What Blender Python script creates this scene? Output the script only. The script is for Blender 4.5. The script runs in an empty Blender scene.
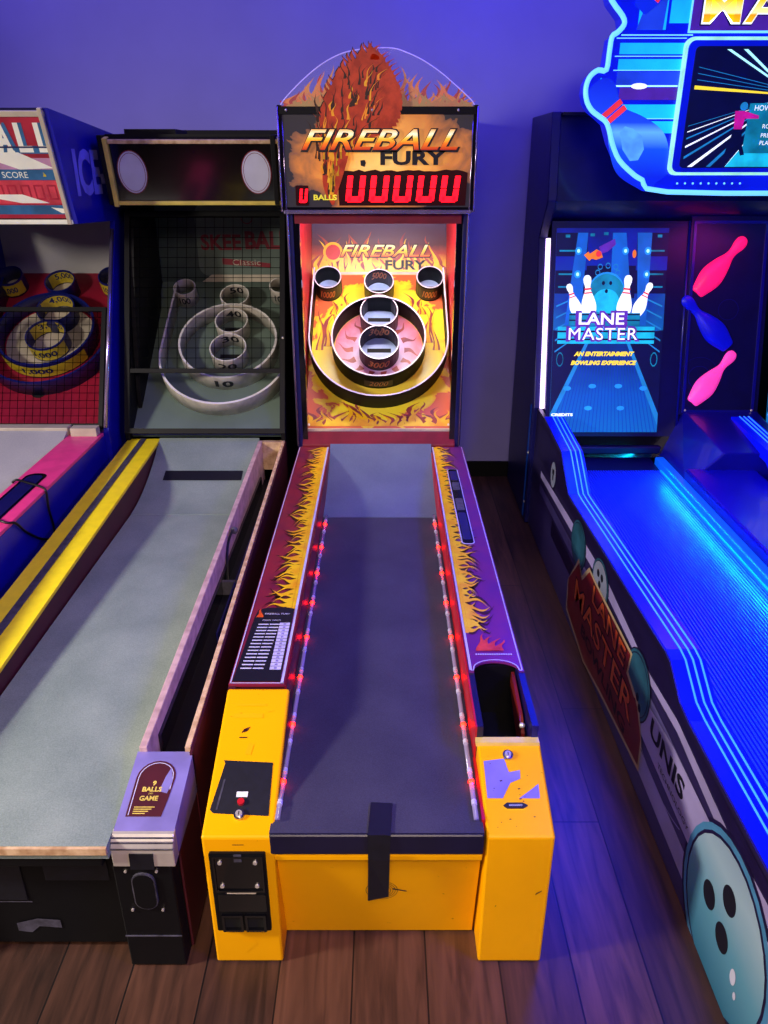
import bpy, bmesh, math, random
from mathutils import Vector
PI=math.pi
random.seed(7)
col=bpy.context.scene.collection

# ------------------------------------------------------------------ materials
def lin(h):
    h=h.lstrip('#'); o=[]
    for i in (0,2,4):
        c=int(h[i:i+2],16)/255
        o.append(c/12.92 if c<=0.04045 else ((c+0.055)/1.055)**2.4)
    return (o[0],o[1],o[2],1)
MATS={}
def _new(name):
    m=bpy.data.materials.new(name); m.use_nodes=True
    return m,m.node_tree,m.node_tree.nodes,m.node_tree.links,m.node_tree.nodes['Principled BSDF']
def mat(name,c,rough=.5,metal=0,noise=.12,scale=14,emit=0,ecol=None,bump=0,coat=0,alpha=1,c2=None,spec=.5):
    m,nt,N,L,b=_new(name)
    b.inputs['Roughness'].default_value=rough; b.inputs['Metallic'].default_value=metal
    b.inputs['Specular IOR Level'].default_value=spec
    b.inputs['Coat Weight'].default_value=coat; b.inputs['Coat Roughness'].default_value=.08
    A=lin(c)
    B=lin(c2) if c2 else tuple(x*(1-noise*2) for x in A[:3])+(1,)
    tc=N.new('ShaderNodeTexCoord'); no=N.new('ShaderNodeTexNoise')
    no.inputs['Scale'].default_value=scale; no.inputs['Detail'].default_value=5
    L.new(tc.outputs['Object'],no.inputs['Vector'])
    mx=N.new('ShaderNodeMix'); mx.data_type='RGBA'
    mx.inputs[6].default_value=A; mx.inputs[7].default_value=B
    rp=N.new('ShaderNodeMapRange'); rp.inputs[1].default_value=.38; rp.inputs[2].default_value=.66
    L.new(no.outputs['Fac'],rp.inputs[0]); L.new(rp.outputs[0],mx.inputs[0])
    L.new(mx.outputs[2],b.inputs['Base Color'])
    if emit:
        if ecol: b.inputs['Emission Color'].default_value=lin(ecol)
        else: L.new(mx.outputs[2],b.inputs['Emission Color'])
        b.inputs['Emission Strength'].default_value=emit
    if bump:
        bp=N.new('ShaderNodeBump'); bp.inputs['Strength'].default_value=bump; bp.inputs['Distance'].default_value=.004
        L.new(no.outputs['Fac'],bp.inputs['Height']); L.new(bp.outputs[0],b.inputs['Normal'])
    if alpha<1: b.inputs['Alpha'].default_value=alpha
    MATS[name]=m; return m
def ramp_node(N,stops):
    r=N.new('ShaderNodeValToRGB'); e=r.color_ramp.elements
    while len(e)>1: e.remove(e[-1])
    e[0].position=stops[0][0]; e[0].color=lin(stops[0][1])
    for p,c in stops[1:]:
        k=e.new(p); k.color=lin(c)
    return r
def gradmat(name,axis,lo,hi,stops,rough=.4,emit=0,noise=0,nscale=6,interp='LINEAR',coat=0):
    """a printed colour gradient running along a world axis between lo and hi"""
    m,nt,N,L,b=_new(name)
    g=N.new('ShaderNodeNewGeometry'); s=N.new('ShaderNodeSeparateXYZ'); L.new(g.outputs['Position'],s.inputs[0])
    mr=N.new('ShaderNodeMapRange'); mr.inputs[1].default_value=lo; mr.inputs[2].default_value=hi
    L.new(s.outputs['XYZ'.index(axis)],mr.inputs[0])
    out=mr.outputs[0]
    if noise:
        no=N.new('ShaderNodeTexNoise'); no.inputs['Scale'].default_value=nscale; no.inputs['Detail'].default_value=6
        L.new(g.outputs['Position'],no.inputs['Vector'])
        a=N.new('ShaderNodeMath'); a.operation='MULTIPLY_ADD'; a.inputs[1].default_value=noise*2; 
        L.new(no.outputs['Fac'],a.inputs[0]); L.new(out,a.inputs[2])
        a2=N.new('ShaderNodeMath'); a2.operation='SUBTRACT'; a2.inputs[1].default_value=noise; L.new(a.outputs[0],a2.inputs[0])
        out=a2.outputs[0]
    r=ramp_node(N,stops); r.color_ramp.interpolation=interp; L.new(out,r.inputs[0])
    L.new(r.outputs[0],b.inputs['Base Color']); b.inputs['Roughness'].default_value=rough
    b.inputs['Coat Weight'].default_value=coat
    if emit:
        L.new(r.outputs[0],b.inputs['Emission Color']); b.inputs['Emission Strength'].default_value=emit
    MATS[name]=m; return m
def cloudmat(name,centre,radii,stops,rough=.35,emit=0,noise=.3,nscale=5,coat=0,distort=0):
    """printed picture: rings of colour about a centre broken up by turbulence"""
    m,nt,N,L,b=_new(name)
    g=N.new('ShaderNodeNewGeometry')
    v=N.new('ShaderNodeVectorMath'); v.operation='SUBTRACT'; v.inputs[1].default_value=centre; L.new(g.outputs['Position'],v.inputs[0])
    w=N.new('ShaderNodeVectorMath'); w.operation='DIVIDE'; w.inputs[1].default_value=radii; L.new(v.outputs[0],w.inputs[0])
    ln=N.new('ShaderNodeVectorMath'); ln.operation='LENGTH'; L.new(w.outputs[0],ln.inputs[0])
    no=N.new('ShaderNodeTexNoise'); no.inputs['Scale'].default_value=nscale; no.inputs['Detail'].default_value=6; no.inputs['Distortion'].default_value=distort
    L.new(g.outputs['Position'],no.inputs['Vector'])
    a=N.new('ShaderNodeMath'); a.operation='MULTIPLY_ADD'; a.inputs[1].default_value=noise*2; L.new(no.outputs['Fac'],a.inputs[0]); L.new(ln.outputs[1],a.inputs[2])
    a2=N.new('ShaderNodeMath'); a2.operation='SUBTRACT'; a2.inputs[1].default_value=noise; L.new(a.outputs[0],a2.inputs[0])
    r=ramp_node(N,stops); L.new(a2.outputs[0],r.inputs[0])
    L.new(r.outputs[0],b.inputs['Base Color']); b.inputs['Roughness'].default_value=rough; b.inputs['Coat Weight'].default_value=coat
    if emit:
        L.new(r.outputs[0],b.inputs['Emission Color']); b.inputs['Emission Strength'].default_value=emit
    MATS[name]=m; return m
def felt(name,c,c2,fine=420,rough=.85,sheen=0):
    m,nt,N,L,b=_new(name)
    tc=N.new('ShaderNodeTexCoord'); n1=N.new('ShaderNodeTexNoise'); n2=N.new('ShaderNodeTexNoise')
    n1.inputs['Scale'].default_value=fine; n1.inputs['Detail'].default_value=3
    n2.inputs['Scale'].default_value=5; n2.inputs['Detail'].default_value=6
    L.new(tc.outputs['Object'],n1.inputs['Vector']); L.new(tc.outputs['Object'],n2.inputs['Vector'])
    ad=N.new('ShaderNodeMath'); ad.operation='ADD'; L.new(n1.outputs['Fac'],ad.inputs[0]); L.new(n2.outputs['Fac'],ad.inputs[1])
    r=ramp_node(N,[(.0,c),(1,c2)]); mr=N.new('ShaderNodeMapRange'); mr.inputs[1].default_value=.7; mr.inputs[2].default_value=1.3
    L.new(ad.outputs[0],mr.inputs[0]); L.new(mr.outputs[0],r.inputs[0]); L.new(r.outputs[0],b.inputs['Base Color'])
    bp=N.new('ShaderNodeBump'); bp.inputs['Strength'].default_value=.25; bp.inputs['Distance'].default_value=.002
    L.new(n1.outputs['Fac'],bp.inputs['Height']); L.new(bp.outputs[0],b.inputs['Normal'])
    b.inputs['Roughness'].default_value=rough
    MATS[name]=m
def worn(name,c,dark,rough=.4,scale=38,thr=.70,mottle=.1):
    """paint with sparse dark scuffs"""
    m,nt,N,L,b=_new(name)
    tc=N.new('ShaderNodeTexCoord'); mp=N.new('ShaderNodeMapping'); mp.inputs['Scale'].default_value=(1,2.2,3)
    L.new(tc.outputs['Object'],mp.inputs[0])
    n1=N.new('ShaderNodeTexNoise'); n1.inputs['Scale'].default_value=scale; n1.inputs['Detail'].default_value=4; L.new(mp.outputs[0],n1.inputs['Vector'])
    n2=N.new('ShaderNodeTexNoise'); n2.inputs['Scale'].default_value=6; n2.inputs['Detail'].default_value=6; L.new(tc.outputs['Object'],n2.inputs['Vector'])
    A=lin(c); m1=N.new('ShaderNodeMix'); m1.data_type='RGBA'; m1.inputs[6].default_value=A; m1.inputs[7].default_value=tuple(x*(1-mottle*2) for x in A[:3])+(1,)
    L.new(n2.outputs['Fac'],m1.inputs[0])
    mr=N.new('ShaderNodeMapRange'); mr.inputs[1].default_value=thr; mr.inputs[2].default_value=thr+.04; L.new(n1.outputs['Fac'],mr.inputs[0])
    m2=N.new('ShaderNodeMix'); m2.data_type='RGBA'; L.new(mr.outputs[0],m2.inputs[0]); L.new(m1.outputs[2],m2.inputs[6]); m2.inputs[7].default_value=lin(dark)
    L.new(m2.outputs[2],b.inputs['Base Color']); b.inputs['Roughness'].default_value=rough; b.inputs['Specular IOR Level'].default_value=.15
    bp=N.new('ShaderNodeBump'); bp.inputs['Strength'].default_value=.08; L.new(n1.outputs['Fac'],bp.inputs['Height']); L.new(bp.outputs[0],b.inputs['Normal'])
    MATS[name]=m

def floor_mat():
    m,nt,N,L,b=_new('wood_planks')
    tc=N.new('ShaderNodeTexCoord'); mp=N.new('ShaderNodeMapping'); mp.inputs['Rotation'].default_value=(0,0,PI/2); mp.inputs['Location'].default_value=(.1,.07,0)
    L.new(tc.outputs['Object'],mp.inputs[0])
    br=N.new('ShaderNodeTexBrick'); br.inputs['Scale'].default_value=1; br.inputs['Brick Width'].default_value=1.3; br.inputs['Row Height'].default_value=.165
    br.inputs['Mortar Size'].default_value=.0022; br.inputs['Mortar Smooth'].default_value=.3; br.offset=.37; br.inputs['Bias'].default_value=0
    br.inputs['Color1'].default_value=lin('#5a3a2a'); br.inputs['Color2'].default_value=lin('#3e271e'); br.inputs['Mortar'].default_value=lin('#0e0808')
    L.new(mp.outputs[0],br.inputs['Vector'])
    g=N.new('ShaderNodeMapping'); g.inputs['Scale'].default_value=(14,1.3,1); L.new(tc.outputs['Object'],g.inputs[0])
    no=N.new('ShaderNodeTexNoise'); no.inputs['Scale'].default_value=3; no.inputs['Detail'].default_value=8; no.inputs['Distortion'].default_value=.8
    L.new(g.outputs[0],no.inputs['Vector'])
    mr=N.new('ShaderNodeMapRange'); mr.inputs[1].default_value=.3; mr.inputs[2].default_value=.7; mr.inputs[3].default_value=.35; mr.inputs[4].default_value=1.15
    L.new(no.outputs['Fac'],mr.inputs[0])
    mx=N.new('ShaderNodeMix'); mx.data_type='RGBA'; mx.blend_type='MULTIPLY'; mx.inputs[0].default_value=1
    L.new(br.outputs['Color'],mx.inputs[6]); L.new(mr.outputs[0],mx.inputs[7]); L.new(mx.outputs[2],b.inputs['Base Color'])
    b.inputs['Roughness'].default_value=.42
    bp=N.new('ShaderNodeBump'); bp.inputs['Strength'].default_value=.15; bp.inputs['Distance'].default_value=.003
    L.new(br.outputs['Fac'],bp.inputs['Height']); bp.invert=True; L.new(bp.outputs[0],b.inputs['Normal'])
    MATS['planks']=m
floor_mat()
mat('plaster','#9a96c8',.8,scale=3,noise=.04,bump=.05)
mat('black','#060609',.55,spec=.25); mat('black_gloss','#08080c',.15,coat=.5); mat('tape','#0b0b18',.55,scale=60,noise=.25)
mat('dark_blue','#0a0a58',.4); mat('navy_vinyl','#0c0a2c',.42)
worn('yellow','#ffb400','#3a2000',.38,thr=.73)
worn('yellow_side','#ffb400','#2a1600',.5,thr=.73)
mat('yellow_pale','#e8d060',.4)
mat('maroon','#4a0f1c',.5); mat('red_panel','#c01020',.4); mat('red_deep','#7c0f26',.4)
mat('maroon_print','#8c2233',.33,noise=.2,scale=9,c2='#6a1838',coat=.3)
mat('violet_lit_print','#74246c',.33,noise=.2,scale=9,c2='#602070',coat=.3)  # violet light from the bowling machine put into the right cover's print colour
mat('flame_dark','#3a1008',.4); mat('flame_yellow','#f2c814',.35,c2='#e8a010',scale=20); mat('flame_orange','#e05a10',.4,c2='#c83010',scale=20)
mat('flame_maroon','#a84430',.4,c2='#7c2c40',scale=12); mat('border','#c9c6ea',.3); mat('white','#eeeef4',.4,noise=.03)
mat('white_print','#cfd0e6',.4,noise=.05)
mat('steel','#c8c8cc',.25,metal=1,noise=.08); mat('chrome','#f0e8dc',.3,metal=.65,noise=.06,scale=30)
mat('lavender_metal','#9a90d8',.35,metal=.35,noise=.12,scale=10,coat=.3)
mat('silver_trim','#b8a8d0',.22,metal=.8)
felt('felt_dark','#24223c','#3a3850'); felt('ramp_felt','#4c5878','#606c88',fine=300)
felt('felt_green','#687874','#8a9892',fine=300,rough=.7); felt('felt_grey','#9a9aa0','#b4b4b2',fine=300,rough=.6)
mat('wood_edge','#d8b890',.55,c2='#b08a64',scale=40); mat('plywood','#b89a86',.6,c2='#8e705e',scale=30)
mat('wood_pink','#c9a8a8',.55,c2='#a88888',scale=30)
mat('yellow_paint','#ffe820',.4,noise=.05,scale=30); mat('strip_grey','#4c4a58',.5,noise=.3,scale=50)
mat('blue_paint','#1414a8',.35,noise=.06); mat('blue_dark','#0a0a70',.4); mat('pink_paint','#f0408c',.4,noise=.08)
mat('purple_text','#a098ff',.4); mat('black_wire','#050508',.4)
mat('ring_dark','#0a0a12',.6,spec=.15); mat('rim_sheen','#d8d0e0',.3); mat('ring_white','#ece2d4',.45,noise=.15,scale=20); mat('rim_white','#f4f0ea',.4)  # glossy highlights on the dark rings' rims put into a pale rim colour
mat('ring_blue','#182070',.35); mat('label_yellow','#d8c030',.4); mat('ink','#101018',.5); mat('ink_blue','#14205c',.5)
mat('label_orange','#d08050',.4); mat('label_band','#2c1a20',.4)
mat('board_green','#66786e',.55,noise=.12,scale=4); mat('board_red','#a01838',.45,noise=.15,scale=4); mat('cream','#c8bca8',.5,noise=.1)
mat('hole','#050507',.8); mat('cup_floor','#9ab0e0',.35)
mat('grey_wall','#b4b0b0',.6,noise=.1,scale=3)
mat('sign_green','#3a4a44',.4); mat('sign_red','#8c1c2c',.4)
mat('net','#020203',.9,spec=.05)
mat('clear','#e8e8ff',.05,alpha=.05,noise=0); mat('acrylic_edge','#d8c8ff',.15,emit=.5,ecol='#a090f0')
mat('tube_clear','#b0a8d8',.1,alpha=.45,noise=0)
mat('led_red','#ff2010',.3,emit=20,ecol='#ff1408'); 
mat('display_black','#180206',.25,emit=.22,ecol='#500008'); mat('segment','#ff1020',.3,emit=4,ecol='#ff0818')
mat('balls_yellow','#f0e040',.3,emit=.7)
mat('tube_white','#ffffff',.3,emit=3.5,ecol='#d8b8ff')
mat('fascia','#08084a',.3,coat=.3)
# fireball machine art
cloudmat('marquee_print',(-.0,3.2,1.66),(.36,1,.20),[(0,'#ffd070'),(.4,'#f8a848'),(.75,'#c87838'),(1.05,'#6c4838'),(1.4,'#28242c')],emit=.6,noise=.40,nscale=9,distort=1)
gradmat('title_print','Z',1.695,1.765,[(0,'#b02808'),(.3,'#f07010'),(.55,'#f8c030'),(.75,'#fff4c0'),(1,'#e8a040')],emit=.8)
mat('plume','#c83c18',.4,c2='#a02408',scale=26,emit=.25); mat('plume_core','#f08018',.4,c2='#e8b020',scale=18,emit=.35)
mat('topper_flame','#e07028',.4,c2='#d08838',scale=15,emit=.35); mat('topper_flame_low','#b89040',.4,c2='#c87838',scale=15,emit=.25)
cloudmat('playfield_print',(-.02,3.62,.85),(.34,.5,.36),[(0,'#d8c8e0'),(.18,'#d8889c'),(.34,'#f0d048'),(.9,'#f4e030'),(1.2,'#f0c030'),(1.6,'#d86840')],noise=.42,nscale=8,distort=1.2,rough=.3)
cloudmat('disc_print',(-.02,3.60,.86),(.24,.3,.24),[(0,'#a8b0e8'),(.4,'#c8a8d0'),(.75,'#d87890'),(1.0,'#e06848')],noise=.35,nscale=9,distort=1,rough=.3)
gradmat('back_print','Z',1.16,1.46,[(0,'#f8e850'),(.10,'#f0c020'),(.28,'#a03828'),(.42,'#502838'),(.7,'#4c4060'),(1,'#6a5a80')],noise=.08,nscale=20)
gradmat('back_title','Z',1.23,1.29,[(0,'#e03010'),(.5,'#f8d020'),(1,'#fff8d0')])
# lane master art
gradmat('screen_floor','Z',.5,1.0,[(0,'#0a64a8'),(.35,'#0654a8'),(.6,'#043480'),(1,'#031860')],emit=.75,noise=.12,nscale=10)
gradmat('screen_back','Z',.9,1.4,[(0,'#0868a8'),(.4,'#0a3c98'),(.75,'#08209c'),(1,'#0c1870')],emit=.6,noise=.35,nscale=9)
mat('sc_cyan','#18b8d8',.4,emit=.95,noise=.2); mat('sc_pale','#a8f0ff',.4,emit=1.2,noise=.05); mat('sc_beam','#1c80c0',.4,emit=.8,noise=.1)
mat('sc_white','#f0f8ff',.4,emit=.95,noise=0); mat('sc_yellow','#ffe038',.4,emit=.9,noise=0); mat('sc_navy','#040c44',.4,emit=.5,noise=.1)
mat('sc_teal','#0c84a8',.4,emit=.9,noise=.3,scale=10); mat('sc_red','#e03040',.4,emit=1); mat('sc_purple','#5a28a0',.4,emit=1); mat('sc_orange','#e87828',.4,emit=.9)
mat('sc_line','#0838a0',.4,emit=.7,noise=0); mat('sc_glow','#2090e0',.4,emit=1.0); mat('sc_ray','#1060c0',.4,emit=.8,noise=.2,scale=6)
mat('hd_blue','#0418d0',.3,emit=.75,noise=.15,scale=3); mat('hd_mid','#2048e0',.3,emit=.9,noise=.3,scale=4); mat('hd_edge','#80d0ff',.3,emit=1.3,ecol='#68c0ff'); mat('hd_cyan','#18b8f8',.3,emit=1.0,noise=.2,scale=4)
mat('hd_shine','#58a8f8',.3,emit=.9,noise=.2); mat('hd_violet','#5028a0',.3,emit=.7); mat('hd_lime','#a0f0d0',.3,emit=1.0); mat('magenta','#c01890',.3,emit=.9,noise=.2)
gradmat('hd_letter','Z',2.07,2.19,[(0,'#e8e020'),(.45,'#f0a010'),(.5,'#fff8a0'),(.8,'#f8d020'),(1,'#f08020')],emit=1.0)
gradmat('hd_pin','Z',1.60,1.92,[(0,'#0424d0'),(.3,'#1050e0'),(.48,'#60b0ff'),(.58,'#1848e0'),(1,'#0628c8')],emit=.8)
mat('guard_blue','#0410c8',.25,emit=.6,ecol='#020cf0',noise=.05); mat('guard_line','#4090ff',.2,emit=1.3,ecol='#2c78ff',noise=.1)
mat('lm_black','#07070f',.35,noise=.1); mat('lm_navy','#080850',.35,noise=.1)
mat('lane_blue','#2848ff',.35,noise=.05); mat('lane_groove','#0a1470',.5,noise=.05); mat('curb_glow','#1040e0',.3,emit=.5,ecol='#0870ff'); mat('cyan_led','#1080ff',.3,emit=.8,ecol='#0898ff')  # curb emission stands in for LED glow falling on it
mat('console_blue','#0c0c90',.3,noise=.05,coat=.4)
mat('pin_pink','#ff2878',.35,emit=.75,ecol='#ff1468',noise=.06); mat('pin_blue','#0410c8',.35,emit=.55,ecol='#0408c0',noise=.06); mat('pin_rose','#ff60c0',.35,emit=.75,ecol='#ff38a8',noise=.06)
gradmat('side_print','Z',0,.5,[(0,'#3c3468'),(.35,'#4c4478'),(.6,'#2c2450'),(1,'#1c1430')],noise=.15,nscale=4,rough=.35)
mat('stripe_lilac','#aca0d4',.35,noise=.15,scale=5); mat('stripe_dark','#1a1238',.35); mat('stripe_grey','#6c6498',.35,noise=.1)
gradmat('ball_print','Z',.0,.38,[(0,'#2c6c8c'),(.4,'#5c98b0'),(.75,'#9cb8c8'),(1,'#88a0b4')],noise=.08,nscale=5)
mat('ball_teal','#2c6478',.3,noise=.25,scale=12); mat('ball_grey','#8c94a8',.3,noise=.1); mat('ball_rim','#4c8cb8',.3)
mat('plate_red','#7c1c18',.4,noise=.2,scale=9); mat('plate_orange','#d8641c',.4,c2='#c0401c',scale=15); mat('plate_edge','#b8a078',.4)
mat('pole_blue','#0c2c70',.3,emit=.12,ecol='#1040a0')

# ------------------------------------------------------------------ mesh builder
def F(O,ex,ey):
    O,ex,ey=Vector(O),Vector(ex).normalized(),Vector(ey).normalized(); n=ex.cross(ey)
    return lambda a,b,c=0: O+ex*a+ey*b+n*c
def sub(fr,a0,b0,rot=0,sc=1,c0=0):
    ca,sa=math.cos(rot),math.sin(rot)
    return lambda a,b,c=0: fr(a0+sc*(a*ca-b*sa), b0+sc*(a*sa+b*ca), c+c0)
def cyl(fr,ca,cb,r,th0,d=1,c0=0):
    return lambda a,b,c=0: fr(ca+(r+c)*math.cos(th0+d*a/r), cb+(r+c)*math.sin(th0+d*a/r), c0+b)
class MB:
    def __init__(s): s.v=[];s.f=[];s.m=[];s.sm=[];s.names=[]
    def mi(s,name):
        if name not in s.names: s.names.append(name)
        return s.names.index(name)
    def add(s,vs,fs,m,smooth=False):
        o=len(s.v); s.v+= [tuple(v) for v in vs]; k=s.mi(m)
        for f in fs: s.f.append([i+o for i in f]); s.m.append(k); s.sm.append(smooth)
        return s
    def box(s,x0,x1,y0,y1,z0,z1,m):
        return s.prism(F((0,0,0),(1,0,0),(0,1,0)),[(x0,y0),(x1,y0),(x1,y1),(x0,y1)],z0,z1,m)
    def prism(s,fr,poly,c0,c1,m):
        n=len(poly); vs=[fr(a,b,c0) for a,b in poly]+[fr(a,b,c1) for a,b in poly]
        fs=[list(range(n))[::-1],list(range(n,2*n))]+[[i,(i+1)%n,n+(i+1)%n,n+i] for i in range(n)]
        return s.add(vs,fs,m)
    def yz(s,poly,x0,x1,m):  # profile in (Y,Z) extruded along X
        return s.prism(F((0,0,0),(0,1,0),(0,0,1)),poly,x0,x1,m)
    def poly(s,fr,poly,c,m): return s.add([fr(a,b,c) for a,b in poly],[list(range(len(poly)))],m)
    def rect(s,fr,a0,b0,a1,b1,c,m): return s.poly(fr,[(a0,b0),(a1,b0),(a1,b1),(a0,b1)],c,m)
    def hull(s,pts,m):
        bm=bmesh.new()
        for p in pts: bm.verts.new(p)
        bmesh.ops.convex_hull(bm,input=bm.verts); bm.verts.ensure_lookup_table()
        for i,v in enumerate(bm.verts): v.index=i
        s.add([v.co.copy() for v in bm.verts],[[v.index for v in f.verts] for f in bm.faces],m); bm.free(); return s
    def frame(s,fr,a0,b0,a1,b1,w,c0,c1,m):
        s.prism(fr,[(a0,b0),(a1,b0),(a1,b0+w),(a0,b0+w)],c0,c1,m); s.prism(fr,[(a0,b1-w),(a1,b1-w),(a1,b1),(a0,b1)],c0,c1,m)
        s.prism(fr,[(a0,b0+w),(a0+w,b0+w),(a0+w,b1-w),(a0,b1-w)],c0,c1,m); s.prism(fr,[(a1-w,b0+w),(a1,b0+w),(a1,b1-w),(a1-w,b1-w)],c0,c1,m)
        return s
    def strip(s,fr,path,w,c,m,closed=False):  # flat line of width w
        n=len(path); L=[]
        for i,(a,b) in enumerate(path):
            p=path[(i-1)%n] if (closed or i>0) else path[i]; q=path[(i+1)%n] if (closed or i<n-1) else path[i]
            dx,dy=q[0]-p[0],q[1]-p[1]; l=math.hypot(dx,dy) or 1
            ww=w[i] if isinstance(w,(list,tuple)) else w
            L.append((a-dy/l*ww/2,b+dx/l*ww/2)); L.append((a+dy/l*ww/2,b-dx/l*ww/2))
        fs=[[2*i,2*i+1,2*((i+1)%n)+1,2*((i+1)%n)] for i in range(n if closed else n-1)]
        return s.add([fr(a,b,c) for a,b in L],fs,m)
    def wall(s,fr,path,t,c0,c1,m,rim=None,closed=False):  # upright wall along a path
        n=len(path); A=[];B=[]
        for i,(a,b) in enumerate(path):
            p=path[(i-1)%n] if (closed or i>0) else path[i]; q=path[(i+1)%n] if (closed or i<n-1) else path[i]
            dx,dy=q[0]-p[0],q[1]-p[1]; l=math.hypot(dx,dy) or 1
            A.append((a-dy/l*t/2,b+dx/l*t/2)); B.append((a+dy/l*t/2,b-dx/l*t/2))
        vs=[]
        for i in range(n): vs+= [fr(*A[i],c0),fr(*A[i],c1),fr(*B[i],c1),fr(*B[i],c0)]
        k=n if closed else n-1; f1=[];f2=[]
        for i in range(k):
            j=(i+1)%n
            f1+=[[4*i,4*j,4*j+1,4*i+1],[4*i+2,4*j+2,4*j+3,4*i+3],[4*i+3,4*j+3,4*j,4*i]]
            f2+=[[4*i+1,4*j+1,4*j+2,4*i+2]]
        if not closed: f1+=[[0,1,2,3],[4*n-4,4*n-3,4*n-2,4*n-1]]
        s.add(vs,f1,m,True); s.add(vs,f2,rim or m)
        return s
    def disc(s,fr,a,b,r,c,m,ry=None,n=28):
        return s.poly(fr,[(a+r*math.cos(2*PI*i/n),b+(ry or r)*math.sin(2*PI*i/n)) for i in range(n)],c,m)
    def cylinder(s,fr,a,b,r,c0,c1,m,n=24,r1=None):
        r1=r if r1 is None else r1
        lo=[fr(a+r*math.cos(2*PI*i/n),b+r*math.sin(2*PI*i/n),c0) for i in range(n)]
        hi=[fr(a+r1*math.cos(2*PI*i/n),b+r1*math.sin(2*PI*i/n),c1) for i in range(n)]
        s.add(lo+hi,[[i,(i+1)%n,n+(i+1)%n,n+i] for i in range(n)],m,True); s.add(lo,[list(range(n))[::-1]],m); return s.add(hi,[list(range(n))],m)
    def tube(s,pts,r,m,n=8,closed=False):
        pts=[Vector(p) for p in pts]; N=len(pts); vs=[]
        prev=None
        for i,p in enumerate(pts):
            a=pts[(i-1)%N] if (closed or i>0) else p; b=pts[(i+1)%N] if (closed or i<N-1) else p
            t=(b-a).normalized()
            u=t.cross(Vector((0,0,1)) if abs(t.z)<.9 else Vector((1,0,0))).normalized() if prev is None else (prev-t*prev.dot(t)).normalized()
            prev=u; w=t.cross(u)
            for k in range(n): vs.append(p+(u*math.cos(2*PI*k/n)+w*math.sin(2*PI*k/n))*r)
        fs=[]
        for i in range(N if closed else N-1):
            j=(i+1)%N
            fs+=[[i*n+k,i*n+(k+1)%n,j*n+(k+1)%n,j*n+k] for k in range(n)]
        if not closed: fs+=[list(range(n)),list(range((N-1)*n,N*n))]
        return s.add(vs,fs,m,True)
    def sphere(s,c,r,m,n=12,sc=(1,1,1)):
        c=Vector(c); vs=[];fs=[]
        for i in range(n+1):
            t=PI*i/n
            for k in range(2*n):
                p=PI*k/n; vs.append(c+Vector((math.sin(t)*math.cos(p)*sc[0],math.sin(t)*math.sin(p)*sc[1],math.cos(t)*sc[2]))*r)
        for i in range(n):
            for k in range(2*n):
                fs.append([i*2*n+k,(i+1)*2*n+k,(i+1)*2*n+(k+1)%(2*n),i*2*n+(k+1)%(2*n)])
        return s.add(vs,fs,m,True)
    def text(s,fr,txt,a,b,h,m,w=None,c=0.001,align='C',shear=0,bold=0,space=1):
        cu=bpy.data.curves.new('tmp','FONT'); cu.body=txt; cu.size=1; cu.shear=shear; cu.offset=bold; cu.space_character=space; cu.resolution_u=3
        o=bpy.data.objects.new('tmp',cu); col.objects.link(o)
        dg=bpy.context.evaluated_depsgraph_get(); dg.update(); me=bpy.data.meshes.new_from_object(o.evaluated_get(dg))
        P=[v.co for v in me.vertices]
        if P:
            x0=min(p.x for p in P); x1=max(p.x for p in P); y0=min(p.y for p in P); y1=max(p.y for p in P)
            sy=h/(y1-y0); sx=(w/(x1-x0)) if w else sy
            off={'C':-(x0+x1)/2,'L':-x0,'R':-x1}[align]
            s.add([fr(a+(p.x+off)*sx, b+(p.y-(y0+y1)/2)*sy, c) for p in P],[list(f.vertices) for f in me.polygons],m)
        bpy.data.objects.remove(o); bpy.data.curves.remove(cu); bpy.data.meshes.remove(me)
        return s
    def tongue(s,fr,a,b,w,h,m,c,ph=0,amp=.25,dirx=0,n=9,point=1.0):
        """one flame tongue rising from (a,b) along +b"""
        L=[]
        for i in range(n+1):
            t=i/n
            ca=a+dirx*h*t*t+amp*w*math.sin(ph+t*5.2)*t
            hw=w/2*(1-t)**point*(1+.45*math.sin(ph*1.7+t*6.5)*(t*(1-t))*2)
            L.append((ca-hw,b+h*t)); L.append((ca+hw,b+h*t))
        return s.add([fr(x,y,c) for x,y in L],[[2*i,2*i+1,2*i+3,2*i+2] for i in range(n)],m)
    def flames(s,fr,a0,a1,b,h,step,mo,mi,c=.001,var=.35,amp=.5,lean=0,rnd=None):
        r=rnd or random; a=a0
        while a<a1:
            hh=h*(1-var+2*var*r.random()); w=step*(1.2+.7*r.random()); ph=r.random()*6; d=lean+(r.random()-.5)*.3
            if mo: s.tongue(fr,a,b-.002,w*1.35,hh*1.1,mo,c,ph,amp,d)
            s.tongue(fr,a,b-.002,w*.8,hh*.94,mi,c+.0006+r.random()*.0003,ph,amp,d)
            a+=step*(.7+.5*r.random())
        return s
    def build(s,name,parent=None,bevel=0,origin=None):
        me=bpy.data.meshes.new(name)
        cx=[Vector(v) for v in s.v]
        lo=Vector((min(v.x for v in cx),min(v.y for v in cx),min(v.z for v in cx))); hi=Vector((max(v.x for v in cx),max(v.y for v in cx),max(v.z for v in cx)))
        o=Vector(origin) if origin else (lo+hi)/2
        me.from_pydata([v-o for v in cx],[],s.f)
        for n in s.names: me.materials.append(MATS[n])
        me.polygons.foreach_set('material_index',s.m); me.polygons.foreach_set('use_smooth',s.sm)
        bm=bmesh.new(); bm.from_mesh(me); bmesh.ops.recalc_face_normals(bm,faces=bm.faces); bm.to_mesh(me); bm.free()
        ob=bpy.data.objects.new(name,me); col.objects.link(ob)
        if parent:
            pl=Vector(parent['_o']) ; ob.parent=parent; ob.location=o-pl
        else: ob.location=o
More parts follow.
